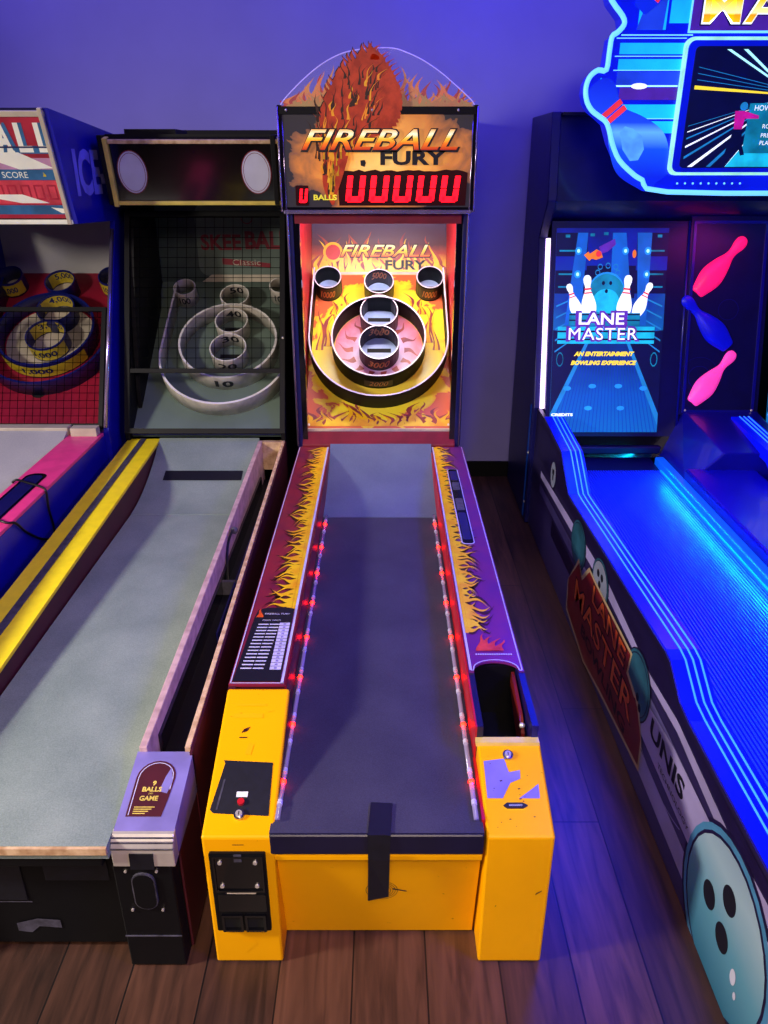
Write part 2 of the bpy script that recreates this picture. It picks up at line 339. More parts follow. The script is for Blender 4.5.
        ob['_o']=tuple(o)
        if bevel:
            md=ob.modifiers.new('edge','BEVEL'); md.width=bevel; md.segments=2; md.limit_method='ANGLE'; md.angle_limit=.6
        return ob
def thing(name,loc,label,cat,group=None):
    o=bpy.data.objects.new(name,None); col.objects.link(o); o.location=loc; o['_o']=tuple(loc); o['label']=label; o['category']=cat
    if group: o['group']=group
    o.empty_display_size=.1
    return o
def arc(ca,cb,r,t0,t1,n=32): return [(ca+r*math.cos(t0+(t1-t0)*i/n),cb+r*math.sin(t0+(t1-t0)*i/n)) for i in range(n+1)]
def circ(ca,cb,r,n=40): return arc(ca,cb,r,0,2*PI*(n-1)/n,n-1)
def rrect(a0,b0,a1,b1,r,n=5):
    return arc(a1-r,b1-r,r,0,PI/2,n)+arc(a0+r,b1-r,r,PI/2,PI,n)+arc(a0+r,b0+r,r,PI,1.5*PI,n)+arc(a1-r,b0+r,r,1.5*PI,2*PI,n)
def smooth(pts,k=6,closed=False):
    out=[];n=len(pts)
    for i in range(n if closed else n-1):
        P=[pts[(i+j)%n] if closed else pts[max(0,min(n-1,i+j))] for j in (-1,0,1,2)]
        for q in range(k):
            t=q/k; out.append(tuple(.5*((2*P[1][d])+(-P[0][d]+P[2][d])*t+(2*P[0][d]-5*P[1][d]+4*P[2][d]-P[3][d])*t*t+(-P[0][d]+3*P[1][d]-3*P[2][d]+P[3][d])*t**3) for d in range(len(pts[0]))))
    if not closed: out.append(pts[-1])
    return out
PIN=smooth([(-.0,0),(.085,0),(.12,.08),(.165,.25),(.16,.38),(.115,.54),(.065,.67),(.062,.76),(.085,.86),(.082,.94),(.045,.99),(0,1.0)],4)
PINPOLY=PIN+[(-a,b) for a,b in PIN[::-1][1:-1]]

# ------------------------------------------------------------------ the room
o=MB().box(-3.2,3.2,-1.2,4.15,-.05,0,'planks').build('floor'); o['kind']='structure'
o=MB().box(-3.2,3.2,4.15,4.25,0,3.2,'plaster').build('wall_back'); o['kind']='structure'
o=MB().box(-3.2,3.2,4.135,4.15,0,.09,'black').build('baseboard_back'); o['kind']='structure'

# ================================================================== the yellow fireball alley
CX=-.015
M=thing('alley_roller_machine',(CX,2.6,0),'yellow-fronted ball-rolling alley machine with flame artwork and red lane lights','arcade machine')
UP=F((0,0,0),(1,0,0),(0,1,0))
ZR=.495
# lane and ramp
b=MB(); prof=[(1.172,.36),(1.172,.392),(2.72,.392)]+[(2.72+.5*t,.392+.115*t**1.8) for t in [i/10 for i in range(1,11)]]+[(3.22,.36)]
b.yz(prof[:3]+[(2.72,.36)],CX-.222,CX+.222,'felt_dark'); b.build('lane',M)
b=MB(); b.yz([(2.722,.36)]+[(2.722,.394)]+[(2.722+.52*t,.394+.118*t**1.9) for t in [i/12 for i in range(1,13)]]+[(3.242,.36)],CX-.224,CX+.224,'ramp_felt')
b.add([],[], 'ramp_felt'); b.build('ramp',M)
b=MB(); b.yz([(1.2,.332),(1.172,.332),(1.166,.338),(1.166,.388),(1.168,.3915),(1.2,.3915)],CX-.222,CX+.222,'navy_vinyl'); b.build('bumper',M,bevel=.004)
b=MB(); b.yz([(1.185,.325),(1.205,.325),(1.262,.006),(1.242,.006)],CX-.222,CX+.222,'yellow_side')
pf=F((0,1.185,.325),(1,0,0),(0,-.057,.319))
b.box(CX-.222,CX+.222,1.172,1.19,.312,.328,'yellow')
b.build('front_panel',M,bevel=.003)
b=MB()
for r in (.010,.015,.020,.025,.030,.035): b.strip(pf,circ(-.005,-.145,r,30),.0012,.003,'ink',True)
b.prism(pf,[(.02,-.138),(.05,-.148),(.05,-.150),(.02,-.142)],.002,.003,'ink')
b.build('speaker_hole',M)
b=MB(); b.strip(F((0,0,0),(1,0,0),(0,1,0)),[(-.005,1.25),(-.01,1.162)],.047,.3965,'tape')
b.add([(-.034,1.162,.3965),(.014,1.162,.3965),(.012,1.158,.33),(-.033,1.158,.33),(.010,1.176,.20),(-.035,1.172,.192)],[[0,1,2,3],[3,2,4,5]],'tape')
t=b.build('tape_strip',M); sm=t.modifiers.new('th','SOLIDIFY'); sm.thickness=.002; t['label']='black tape hanging over the lane edge'
# end boxes (yellow)
def endbox(x0,x1,yb,zb,name):
    b=MB(); b.yz([(1.168,.002),(1.168,.383),(yb,zb),(yb,.002)],x0,x1,'yellow')
    o=b.build(name,M,bevel=.005)
    o.data.materials.append(MATS['yellow_side'])
    for p in o.data.polygons:
        if p.normal.y<-.9: p.material_index=1
    return o
LB=endbox(-.378,-.228,1.52,.492,'coin_box'); RB=endbox(.212,.354,1.385,.455,'lock_box')
sl=F((-.303,1.168,.383),(1,0,0),(0,.352,.109))   # slope of the coin box top
b=MB(); b.poly(sl,[(-.058,.052),(.060,.046),(.056,.170),(-.054,.176),(-.05,.168),(-.066,.06)],.0012,'tape'); b.strip(sl,[(-.052,.06),(-.045,.13)],.004,.0018,'strip_grey')
b.build('tape_patch',M)
b=MB(); b.prism(sl,[(-.014,.088),(.010,.088),(.010,.1),(-.014,.1)],.001,.003,'white'); b.build('label_tag',M)
b=MB(); b.cylinder(sl,-.002,.076,.0075,0,.008,'red_panel'); b.build('button',M)
def lock(fr,a,c,parent):
    b=MB(); b.cylinder(fr,a,c,.0115,0,.007,'steel'); b.cylinder(fr,a,c,.007,.007,.011,'chrome'); b.rect(fr,a-.001,c-.004,a+.001,c+.004,.0113,'ink'); return b.build('lock',parent)
lock(sl,-.002,.048,M)
b=MB()
for (a,c,w,h) in ((-.01,.318,.07,.006),(-.015,.285,.07,.012)): b.rect(sl,a-w/2,c,a+w/2,c+h,.001,'yellow_side')
for (pts) in ([(-.025,.245),(-.012,.25),(-.006,.262),(-.02,.256)],[(-.028,.232),(-.01,.232),(-.01,.235),(-.028,.235)],[(-.01,.19),(.004,.19),(.008,.215),(-.004,.22)],[(.03,.30),(.045,.305),(.044,.308),(.03,.303)]): b.poly(sl,pts,.001,'flame_dark' if pts[0][0]<-.02 else 'yellow_side')
b.build('scuff_marks',LB)['kind']='stuff'
fr=F((-.303,1.168,0),(1,0,0),(0,0,1))
b=MB(); b.prism(fr,rrect(-.062,.112,.056,.345,.004),0,.006,'black')
b.frame(fr,-.055,.235,.050,.338,.004,.006,.010,'black_gloss'); b.rect(fr,-.05,.24,.045,.333,.0065,'black_gloss')
for a in (-.04,.034):
    for c in (.252,.32): b.cylinder(fr,a,c,.0045,.006,.010,'chrome',12)
b.prism(fr,[(-.010,.322),(.006,.322),(.006,.342),(-.010,.342)],.006,.008,'strip_grey')
b.prism(fr,[(-.032,.229),(.03,.229),(.03,.236),(-.032,.236)],.006,.0085,'cream')
b.prism(fr,rrect(-.052,.175,.05,.226,.003),.006,.009,'black_gloss')
cd=b.build('coin_door',M)
for a in (-.048,.002):
    b=MB(); b.frame(fr,a,.118,a+.045,.168,.005,.006,.014,'black_gloss'); b.rect(fr,a+.005,.123,a+.04,.163,.0063,'hole'); b.build('return_cup',cd)
b=MB(); b.rect(fr,-.012,.362,.012,.364,.0005,'ink'); b.poly(fr,[(-.02,.04),(-.005,.035),(.02,.06),(.018,.075),(-.01,.07)],.0005,'yellow_side'); b.build('scratches',LB)['kind']='stuff'
s2=F((.2795,1.168,.383),(1,0,0),(0,.217,.072))
b=MB(); b.poly(s2,[(-.058,.085),(-.025,.085),(-.005,.12),(.018,.13),(.02,.15),(-.005,.145),(-.012,.178),(-.058,.172)],.001,'lavender_metal'); b.poly(s2,[(.01,.085),(.054,.085),(.056,.118),(.035,.102)],.001,'lavender_metal'); b.build('torn_sticker',RB)
b=MB(); b.prism(s2,[(-.026,.068),(-.018,.074),(.016,.074),(.026,.068),(.016,.062),(-.018,.062)],0,.004,'ink'); b.text(s2,'000000',0,.068,.004,'white_print',c=.0045,w=.028); b.build('serial_plate',RB)
b=MB(); b.box(.208,.351,1.367,1.386,.4475,.4585,'yellow_pale'); b.build('flange',RB)
lock(s2,-.003,.185,M)
b=MB()
for _ in range(16):
    a,c=random.uniform(-.05,.055),random.uniform(.01,.19); w=random.uniform(.001,.004); b.poly(s2,[(a,c),(a+w*1.5,c+w*.4),(a+w,c+w),(a-w*.3,c+w*.7)],.0012,'flame_dark')
fr2=F((.2795,1.168,0),(1,0,0),(0,0,1))
b.poly(fr2,[(.045,.215),(.058,.226),(.059,.230),(.047,.222)],.0006,'flame_dark'); b.poly(fr2,[(-.04,.18),(-.036,.182),(-.037,.185)],.0006,'flame_dark')
b.build('scuff_marks',RB)['kind']='stuff'
# rails: body and printed cover
b=MB(); b.box(-.378,-.36,1.52,3.26,.004,ZR-.004,'maroon'); b.box(-.36,-.242,1.53,3.26,.004,ZR-.01,'maroon')
b.box(-.242,-.237,1.53,3.2,.36,ZR-.004,'red_deep'); b.yz([(1.2,.36),(1.53,.36),(1.53,.482),(1.2,.384)],-.2365,-.2265,'maroon'); b.build('side_rail',M)
b=MB(); b.box(.335,.35,1.385,3.26,.004,ZR-.004,'dark_blue'); b.box(.225,.335,1.62,3.26,.004,ZR-.01,'black'); b.box(.225,.335,1.385,1.62,.004,.34,'black')
b.box(.207,.213,1.2,3.2,.36,ZR-.006,'red_panel') if 0 else b.box(.207,.211,1.385,3.2,.36,ZR-.006,'red_panel'); b.box(.211,.225,1.385,3.2,.33,ZR-.006,'navy_vinyl'); b.box(.205,.2115,1.2,1.385,.36,.40,'red_panel'); b.build('side_rail',M)
b=MB(); b.yz([(1.42,.36),(1.43,.43),(1.47,.455),(1.61,.475),(1.61,.43),(1.48,.38)],.322,.330,'plate_red'); b.sphere((.322,1.43,.455),.007,'chrome',6); b.build('ball_return',M)
# left cover
cl=F((-.31,1.53,ZR),(1,0,0),(0,1,0))
b=MB(); b.prism(cl,[(-.068,0),(.068,0),(.068,1.72),(-.068,1.72)],-.006,0,'maroon_print')
b.strip(cl,[(-.064,.004),(-.064,1.715)],.003,.0012,'border'); b.strip(cl,[(.061,.004),(.061,1.715)],.007,.0012,'border'); b.strip(cl,[(-.064,.006),(.064,.006)],.003,.0012,'border')
rf=F((-.253,1.53,ZR),(0,1,0),(-1,0,0))    # flames grow away from the lane
b.rect(rf,.33,.000,1.71,.016,.0012,'flame_yellow')
R=random.Random(3); b.flames(rf,.34,1.70,.012,.062,.021,'flame_dark','flame_yellow',c=.0013,var=.4,amp=.9,lean=-.35,rnd=R)
b.prism(cl,[(-.060,.01),(.056,.01),(.056,.345),(.04,.352),(-.02,.352),(-.045,.34),(-.050,.30)],.002,.003,'ink')
lc=b.build('rail_cover',M)
b=MB()
for i in range(14):
    y=.262-i*.0155
    x0=-.034-.0012*i; b.rect(cl,x0,y,x0+.028,y+.005,.0032,'white_print'); b.rect(cl,x0+.031,y,x0+.058,y+.005,.0032,'white_print')
    b.rect(cl,.024,y-.003,.052,y+.0105,.0032,'border'); b.rect(cl,.0345,y,.0415,y+.007,.0034,'lavender_metal')
b.text(cl,'POINTS  TICKETS',.0,.285,.006,'white_print',w=.05,c=.0034); b.text(cl,'FIREBALL FURY',.012,.318,.008,'white_print',w=.07,c=.0034); b.tongue(cl,-.036,.30,.02,.045,'flame_orange',.0035,1)
b.build('score_table',lc)
# right cover with slot and rounded cut-out
cr=F((.281,1.585,ZR),(1,0,0),(0,1,0))
out=[(-.069,0),(-.056,0)]+[(-.0+.056*math.cos(PI-PI*i/14),.0+.036*math.sin(PI-PI*i/14)+.006) for i in range(15)]+[(.056,0),(.069,0),(.069,1.665),(-.069,1.665)]
b=MB(); b.prism(cr,out,-.006,0,'violet_lit_print')
b.strip(cr,[(-.064,.004),(-.064,1.66)],.006,.0012,'border'); b.strip(cr,[(.064,.004),(.064,1.66)],.003,.0012,'border')
b.strip(cr,[(-.064,.003),(-.058,.003)]+[(p[0]*1.0,p[1]+.005) for p in out[2:17]]+[(.058,.003),(.064,.003)],.003,.0012,'border')
rf=F((.219,1.585,ZR),(0,-1,0),(1,0,0))
b.rect(rf,-1.655,.0,-.17,.016,.0012,'flame_yellow'); R=random.Random(5); b.flames(rf,-1.655,-.17,.012,.058,.021,'flame_dark','flame_yellow',c=.0013,var=.4,amp=.9,lean=.3,rnd=R)
b.text(cr,'PRESSTHERED',.0,.072,.006,'white_print',w=.10,c=.0014) if False else None
for i in range(16): b.rect(cr,-.045+i*.006,.068,-.0415+i*.006,.074,.0014,'white_print')
for i in range(4): b.tongue(cr,-.03+i*.016,.085,.026,.08-.01*i,'plume',.0026+.0002*i,i*1.3,.4,.3)
rc=b.build('rail_cover',M)
b=MB(); b.prism(cr,rrect(-.022,.70,.022,1.385,.015),.0016,.0026,'border'); b.prism(cr,rrect(-.0185,.7035,.0185,1.3815,.012),.0016,.0032,'black_gloss')
for (y0,y1,m) in ((.73,.95,'dark_blue'),(.97,1.08,'strip_grey'),(1.16,1.24,'strip_grey'),(1.26,1.36,'dark_blue')): b.prism(cr,rrect(-.014,y0,.014,y1,.008),.0033,.0036,m)
b.build('ball_window',rc)
# led strips
for sgn,x in ((-1,CX-.208),(1,CX+.208)):
    b=MB(); b.tube([(x,1.2,.401),(x,2.72,.401)],.0055,'tube_clear',8)
    for k in range(16): b.cylinder(F((x,1.245+k*.095,.401),(1,0,0),(0,0,1)),0,0,.0062,-.006,.006,'border',8)
    ls=b.build('light_tube',M)
    for k in range(8):
        b=MB(); b.sphere((x,2.635-k*.19,.403),.0068,'led_red',7); b.build('led',ls)
# cabinet shell
X0,X1=-.383,.335; CC=(X0+X1)/2
for nm,xa,xb in (('side_panel',X0,X0+.022),('side_panel',X1-.022,X1)):
    b=MB(); b.yz([(3.26,.004),(3.26,1.46),(3.235,1.49),(3.235,1.835),(4.08,1.835),(4.08,.004)],xa,xb,'dark_blue'); b.build(nm,M,bevel=.003)
for xa in (X0-.002,X1-.004):
    b=MB(); b.tube([(xa+.003,3.255,.5),(xa+.003,3.255,1.46),(xa+.003,3.232,1.49),(xa+.003,3.232,1.83)],.005,'silver_trim',8); b.build('edge_trim',M)
for xa,xb in ((X0+.02,X0+.045),(X1-.045,X1-.02)):
    b=MB(); b.box(xa,xb,3.262,3.30,.50,1.47,'black_gloss'); b.build('pillar',M)
for xa,xb in ((X0+.0225,X0+.030),(X1-.030,X1-.0225)):
    b=MB(); b.box(xa,xb,3.30,4.05,.45,1.50,'red_panel'); b.build('inner_wall',M)
b=MB(); b.box(X0+.022,X1-.022,4.05,4.07,.01,1.83,'black'); b.build('back_panel',M)
b=MB(); b.box(X0+.022,X1-.022,3.24,4.05,1.82,1.833,'black'); b.build('top_panel',M)
b=MB(); b.box(X0+.03,X1-.03,3.30,4.0,1.485,1.495,'white'); b.build('light_shelf',M)
# threshold band and chrome edge below the target board
b=MB(); b.yz([(3.245,.44),(3.245,.505),(3.285,.555),(3.30,.555),(3.30,.44)],X0+.02,X1-.02,'red_deep'); b.build('threshold',M,bevel=.003)
b=MB(); b.box(X0+.045,X1-.045,3.285,3.30,.556,.566,'chrome'); b.build('edge_strip',M)
# target board
ph=math.radians(44); P=F((CC,3.32,.57),(1,0,0),(0,math.cos(ph),math.sin(ph)))
def tgt(fr,mb,path,t,h,rim,m,closed): mb.wall(fr,path,t,0,h,m,rim,closed)
b=MB(); b.prism(P,[(-.328,-.02),(.328,-.02),(.328,.835),(-.328,.835)],-.012,0,'playfield_print')
R=random.Random(11); b.flames(P,-.32,.32,-.0,.085,.03,'flame_maroon','flame_yellow',c=.001,var=.4,amp=.8,rnd=R)
for (a,bb,w,h,k,d) in ((-.28,.40,.03,.22,0,.1),(-.24,.42,.035,.2,2,.1),(-.21,.50,.03,.16,1,.15),(.27,.40,.03,.22,2,-.1),(.235,.44,.035,.2,4,-.1),(.20,.5,.03,.17,3,-.15),(-.15,.60,.03,.12,1,.1),(.15,.60,.03,.12,5,-.1),(-.22,.60,.03,.1,0,.1),(.21,.6,.03,.1,2,-.1)):
    b.tongue(P,a,bb,w*1.2,h*1.08,'flame_maroon',.0012+.0001*k,k,.9,d); b.tongue(P,a,bb,w*.55,h*.9,'flame_yellow',.0022+.0001*k,k,.9,d)
b.disc(P,-.001,.410,.208,.003,'disc_print')
for k in range(14):
    th=k*2*PI/14+.2; q=sub(P,-.001,.40,th); b.tongue(q,0,.12,.03,.075,'flame_maroon',.0036,k,.7,.2)
bd=b.build('target_board',M)
for a in (-.315,.315):
    b=MB(); b.cylinder(P,a,.005,.006,0,.004,'chrome',12); b.build('screw',bd)
def ucup(fr,ca,cb,rx,top,n=36,inw=0): return [(ca-rx+inw,top)]+[(ca+rx*math.cos(PI+PI*i/n),cb+rx*math.sin(PI+PI*i/n)) for i in range(n+1)]+[(ca+rx-inw,top)]
b=MB(); b.wall(P,ucup(P,-.001,.412,.318,.79,inw=.012),.007,0,.108,'ring_dark','rim_sheen'); b.build('outer_ring',M)
b=MB(); b.wall(P,circ(-.001,.410,.214,48),.007,0,.108,'ring_dark','rim_sheen',True)
q=cyl(P,-.001,.410,.218,-PI/2,1); b.rect(q,-.06,.02,.06,.065,.0004,'rim_sheen') if False else None
for i in range(12):
    a0=-.066+i*.011; b.add([q(a0,.018,.001),q(a0+.011,.018,.001),q(a0+.011,.066,.001),q(a0,.066,.001)],[[0,1,2,3]],'label_band')
b.text(q,'2000',0,.042,.034,'label_orange',w=.09,c=.0016,shear=.3)
b.build('target_ring',M)
def cup(fr,ca,cb,r,h,body,rim,ink,txt_out,txt_in,parent,name='target_cup',t=.0055,floor='cup_floor',th=None,wtxt=1.15,slot=True,shear=.3,band=None):
    b=MB(); b.wall(fr,circ(ca,cb,r,32),t,0,h,body,rim,True)
    if floor: b.disc(fr,ca,cb,r-t/2,.004,floor)
    if slot: b.rect(fr,ca-r*.62,cb+r*.05,ca+r*.62,cb+r*.30,.0045,'hole')
    th=th or h*.45
    def bandseg(q,w,c):
        n=10
        for i in range(n):
            a0=-w/2+w*i/n; a1=a0+w/n; b.add([q(a0,h*.12,c),q(a1,h*.12,c),q(a1,h*.9,c),q(a0,h*.9,c)],[[0,1,2,3]],band)
    if txt_out:
        q=cyl(fr,ca,cb,r+t/2,-PI/2,1)
        if band: bandseg(q,r*2.6,.0008)
        b.text(q,txt_out,0,h*.5,th,ink,w=r*wtxt,c=.0015,shear=shear,bold=.02)
    if txt_in:
        q=cyl(fr,ca,cb,r-t/2,PI/2,-1)
        if band: bandseg(q,r*2.4,-.0008)
        b.text(q,txt_in,0,h*.62,th,ink,w=r*wtxt,c=-.0015,shear=shear,bold=.02)
    return b.build(name,parent)
cup(P,.001,.379,.090,.10,'ring_dark','rim_sheen','label_orange','3000','3000',M,band='label_band')
cup(P,.001,.552,.086,.10,'ring_dark','rim_sheen','label_orange','4000','4000',M,band='label_band')
cup(P,.0,.718,.068,.10,'ring_dark','rim_sheen','label_orange','5000','5000',M,band='label_band')
cup(P,-.243,.741,.062,.10,'ring_dark','rim_sheen','label_orange','10000',None,M,band='label_band')
cup(P,.242,.741,.062,.10,'ring_dark','rim_sheen','label_orange','10000',None,M,band='label_band')
# back board with title
yb=3.32+.835*math.cos(ph); zb=.57+.835*math.sin(ph)
Q=F((CC,yb,zb),(1,0,0),(0,.10,.33))
b=MB(); b.prism(Q,[(-.328,0),(.328,0),(.328,.33),(-.328,.33)],-.012,0,'back_print')
R=random.Random(4); b.flames(Q,-.30,.31,.0,.13,.03,'flame_maroon','flame_yellow',c=.001,var=.45,amp=.7,rnd=R)
b.rect(Q,-.31,0,.31,.012,.003,'cream')
b.text(Q,'FIREBALL',.030,.112,.066,'ink',w=.452,c=.0045,shear=.35,bold=.05); b.text(Q,'FIREBALL',.030,.112,.056,'back_title',w=.44,c=.0055,shear=.35,bold=.015)
b.text(Q,'FURY',.13,.045,.046,'ink',w=.20,c=.0052,bold=.03)
b.disc(Q,-.225,.105,.048,.0042,'flame_yellow'); b.disc(Q,-.225,.105,.036,.0048,'red_panel')
b.build('back_board',M)
# marquee
MQ=F((CC,3.232,1.48),(1,0,0),(0,0,1)); HW=.366
b=MB(); b.prism(MQ,[(-HW,0),(HW,0),(HW,.357),(-HW,.357)],-.05,0,'black_gloss'); b.prism(MQ,[(-HW+.01,.012),(HW-.01,.012),(HW-.01,.334),(-HW+.01,.334)],0,.004,'marquee_print')
PLL=smooth([(-.178,.02),(-.205,.07),(-.212,.12),(-.205,.18),(-.212,.24),(-.218,.29),(-.208,.34),(-.192,.39),(-.165,.435),(-.135,.472),(-.10,.50),(-.06,.520),(-.03,.526)],3)
PLR=smooth([(-.170,.02),(-.158,.06),(-.135,.12),(-.118,.17),(-.10,.215),(-.05,.245),(.0,.262),(.045,.285),(.075,.32),(.085,.36),(.085,.40),(.072,.44),(.05,.48),(.02,.512),(-.01,.528)],3)
R=random.Random(21)
for i,(a,c) in enumerate(PLL[6:]):
    k=R.random()*3; b.tongue(MQ,a+.020,c-.016,.040,.060,'flame_dark',.0149,k,.3,-.25); b.tongue(MQ,a+.020,c-.016,.034,.055,'plume',.0152+i*.00001,k,.3,-.25)
for i,(a,c) in enumerate(PLR[22:]):
    b.tongue(MQ,a-.014,c-.014,.036,.050,'plume',.0151+i*.00001,R.random()*3,.5,.25)
b.poly(MQ,PLL+PLR[::-1],.0155,'plume')
for i in range(170):
    t=R.random(); zz=.04+.46*t; cxp=-.178+max(0,(zz-.16))*.42; hw=.012+.115*min(1,max(0,(zz-.10)/.16))*(1 if zz<.38 else .55)
    u=R.uniform(-1,1); hgt=R.uniform(.035,.075); 
    if zz+hgt>.515: continue
    m=('flame_dark','flame_orange','flame_dark','plume_core','flame_dark')[i%5] if zz>.20 else ('plume_core','flame_yellow','flame_dark')[i%3]
    b.tongue(MQ,cxp+u*hw,zz,R.uniform(.006,.012),hgt,m,.0158+i*.00001,R.random()*6,1.1 if zz>.2 else .5,u*.5+.25 if zz>.2 else .1)
b.text(MQ,'FIREBALL',.010,.247,.082,'ink',w=.605,c=.0205,shear=.38,bold=.045); b.text(MQ,'FIREBALL',.008,.249,.070,'title_print',w=.59,c=.0215,shear=.38,bold=.012)
b.text(MQ,'FURY',.135,.186,.050,'ink',w=.25,c=.0205,bold=.04); b.poly(MQ,[(-.065,.16),(-.05,.155),(-.045,.17),(-.05,.18),(-.066,.178)],.0068,'ink')
b.text(MQ,'BALLS',-.203,.048,.02,'balls_yellow',w=.09,c=.0205,bold=.03)
mq=b.build('marquee',M)
b=MB(); b.box(CC-HW,CC+HW,3.218,3.234,1.815,1.84,'black'); b.build('top_strip',mq)
for a in (-.34,-.02,.30):
    b=MB(); b.sphere((CC+a,3.217,1.828),.005,'chrome',6); b.build('screw',mq)
for a in (-HW,HW):
    b=MB(); b.box(CC+a-.008,CC+a+.008,3.22,3.28,1.475,1.845,'black_gloss'); b.tube([(CC+a*1.02,3.222,1.475),(CC+a*1.02,3.222,1.84)],.004,'silver_trim',8); b.build('edge_trim',mq)
b=MB(); b.box(CC-HW,CC+HW,3.21,3.235,1.468,1.482,'silver_trim'); b.build('bottom_trim',mq,bevel=.003)
b=MB(); b.box(CC-.33,CC+.33,3.25,3.30,1.43,1.47,'red_deep'); b.build('header_rail',M)
b=MB(); R=random.Random(9); top=[(-.155,.142)]+[(-.155+.50*i/24,.139+.008*R.random()) for i in range(1,24)]+[(.345,.135)]
b.prism(MQ,[(-.15,.018),(.34,.018)]+top[::-1],.0045,.009,'display_black'); b.prism(MQ,rrect(-.318,.018,-.268,.09,.004),.0045,.009,'display_black')
dp=b.build('score_display',mq)
def seg_U(a,bb,w,h,t,c):
    b=MB(); k=.012*h/.08
    q=lambda x,y,cc=0: MQ(x+y*.12,y,cc)
    for (x0,y0,x1,y1) in ((a,bb+h*.05,a+t,bb+h*.48),(a,bb+h*.52,a+t,bb+h*.96),(a+w-t,bb+h*.05,a+w,bb+h*.48),(a+w-t,bb+h*.52,a+w,bb+h*.96),(a+t*.4,bb,a+w-t*.4,bb+t)):
        b.prism(q,[(x0,y0),(x1,y0),(x1,y1),(x0,y1)],c,c+.002,'segment')
    return b.build('digit',dp)
for i in range(5): seg_U(-.130+i*.091,.030,.070,.098,.021,.009)
seg_U(-.309,.028,.03,.052,.010,.009)
# topper
tp=[(x*.00385,z*.0033) for x,z in ((-95,0),(-90,8),(-77,22),(-64,34),(-51,44),(-36,52),(-22,56),(-4,58),(15,58),(30,53),(44,46),(60,35),(75,22),(90,8),(95,0))]
TQ=F((CC,3.25,1.838),(1,0,0),(0,0,1))
b=MB(); b.prism(TQ,tp,0,.004,'clear')
R=random.Random(2)
for i in range(60):
    x=-.345+.69*i/59; lim=max(.02,.175*(1-(abs(x)/.37)**2.2)); h=min(lim,.045+.10*R.random())
    b.tongue(TQ,x,0,.036,h,'topper_flame' if i%3 else 'plume',-.004+R.random()*.0015,R.random()*6,.6,0)
    b.tongue(TQ,x+.008,0,.032,h*.5,'topper_flame_low',-.0018+R.random()*.0006,R.random()*6,.5,0)
tt=b.build('topper',M)
b=MB(); b.tube([TQ(x*1.005,z*1.0,.002) for x,z in smooth(tp,4)],.0022,'acrylic_edge',6); b.build('lit_edge',tt)

# ================================================================== the grey-green alley with white rings
M2=thing('skee_alley_machine',(-.79,2.6,0),'old skee alley machine with white target rings, yellow side rail and grey-green lane','arcade machine')
zt=lambda y:.38+.046*y
b=MB(); b.box(-.995,-.562,1.14,2.75,.355,.39,'felt_green'); b.box(-.995,-.562,1.133,1.14,.372,.389,'wood_edge'); b.build('lane',M2)
b=MB(); b.yz([(2.75,.355),(2.75,.392)]+[(2.75+.5*t,.392+.145*t**1.8) for t in [i/12 for i in range(1,13)]]+[(3.25,.355)],-.995,-.553,'felt_green')
b.poly(lambda a,c,d=0:(a,2.75+.5*c,.392+.145*max(c,0)**1.8+.002),[(-.93,.50),(-.60,.50),(-.60,.62),(-.93,.62)],0,'tape'); b.build('ramp',M2)
for x in (-.92,-.80):
    b=MB(); b.cylinder(UP,x,1.155,.004,.39,.392,'hole',10); b.build('screw',M2)
b=MB(); b.box(-1.0,-.58,1.145,1.21,.325,.37,'black'); b.build('bumper',M2,bevel=.004)
b=MB(); b.box(-1.14,-.58,1.203,1.22,.02,.33,'black')
f2=F((0,1.203,0),(1,0,0),(0,0,1)); b.prism(f2,[(-.86,.16),(-.79,.16),(-.79,.27),(-.86,.27)],0,.003,'tape'); b.prism(f2,[(-.74,.22),(-.60,.22),(-.60,.28),(-.74,.28)],0,.002,'tape')
b.poly(f2,[(-.86,.155),(-.78,.155),(-.78,.158),(-.86,.158)],.004,'strip_grey'); b.poly(f2,[(-.83,.06),(-.80,.055),(-.78,.075),(-.73,.07),(-.73,.095),(-.78,.1),(-.83,.085)],.002,'strip_grey')
b.build('front_panel',M2,bevel=.003)
# yellow rail
b=MB(); b.prism(F((0,0,0),(0,1,0),(0,0,1)),[(1.15,zt(1.15)-.012),(3.26,zt(3.26)-.012),(3.26,zt(3.26)),(1.15,zt(1.15))],-1.138,-.995,'yellow_paint')
b.prism(F((0,0,0),(0,1,0),(0,0,1)),[(1.15,zt(1.15)),(3.26,zt(3.26)),(3.26,zt(3.26)+.003),(1.15,zt(1.15)+.003)],-1.083,-1.057,'strip_grey')
b.build('rail_cover',M2,bevel=.002)
b=MB(); b.yz([(1.15,.01),(3.26,.01),(3.26,zt(3.26)-.012),(1.15,zt(1.15)-.012)],-1.132,-1.0,'maroon'); b.build('side_rail',M2)
# ball channel of two boards
b=MB(); b.yz([(1.37,.30),(3.24,.30),(3.24,zt(3.24)),(1.37,zt(1.37))],-.556,-.538,'wood_pink'); b.build('channel_board',M2,bevel=.002)
b=MB(); b.yz([(1.37,.02),(3.24,.02),(3.24,zt(3.24)-.001),(1.37,zt(1.37)-.001)],-.452,-.440,'wood_edge'); b.yz([(1.36,.004),(3.24,.004),(3.24,zt(3.24)-.006),(1.36,zt(1.36)-.006)],-.4395,-.434,'maroon'); b.build('channel_board',M2)
b=MB(); b.box(-.538,-.452,3.215,3.24,.40,zt(3.24),'wood_edge'); b.build('end_block',M2)
b=MB(); b.box(-.538,-.452,1.37,3.215,.34,.352,'black'); b.box(-.538,-.530,1.45,3.1,.352,.41,'black_gloss'); b.box(-.49,-.485,1.9,2.9,.352,.40,'dark_blue'); b.box(-.530,-.46,2.2,2.215,.352,.40,'strip_grey'); b.build('ball_track',M2)
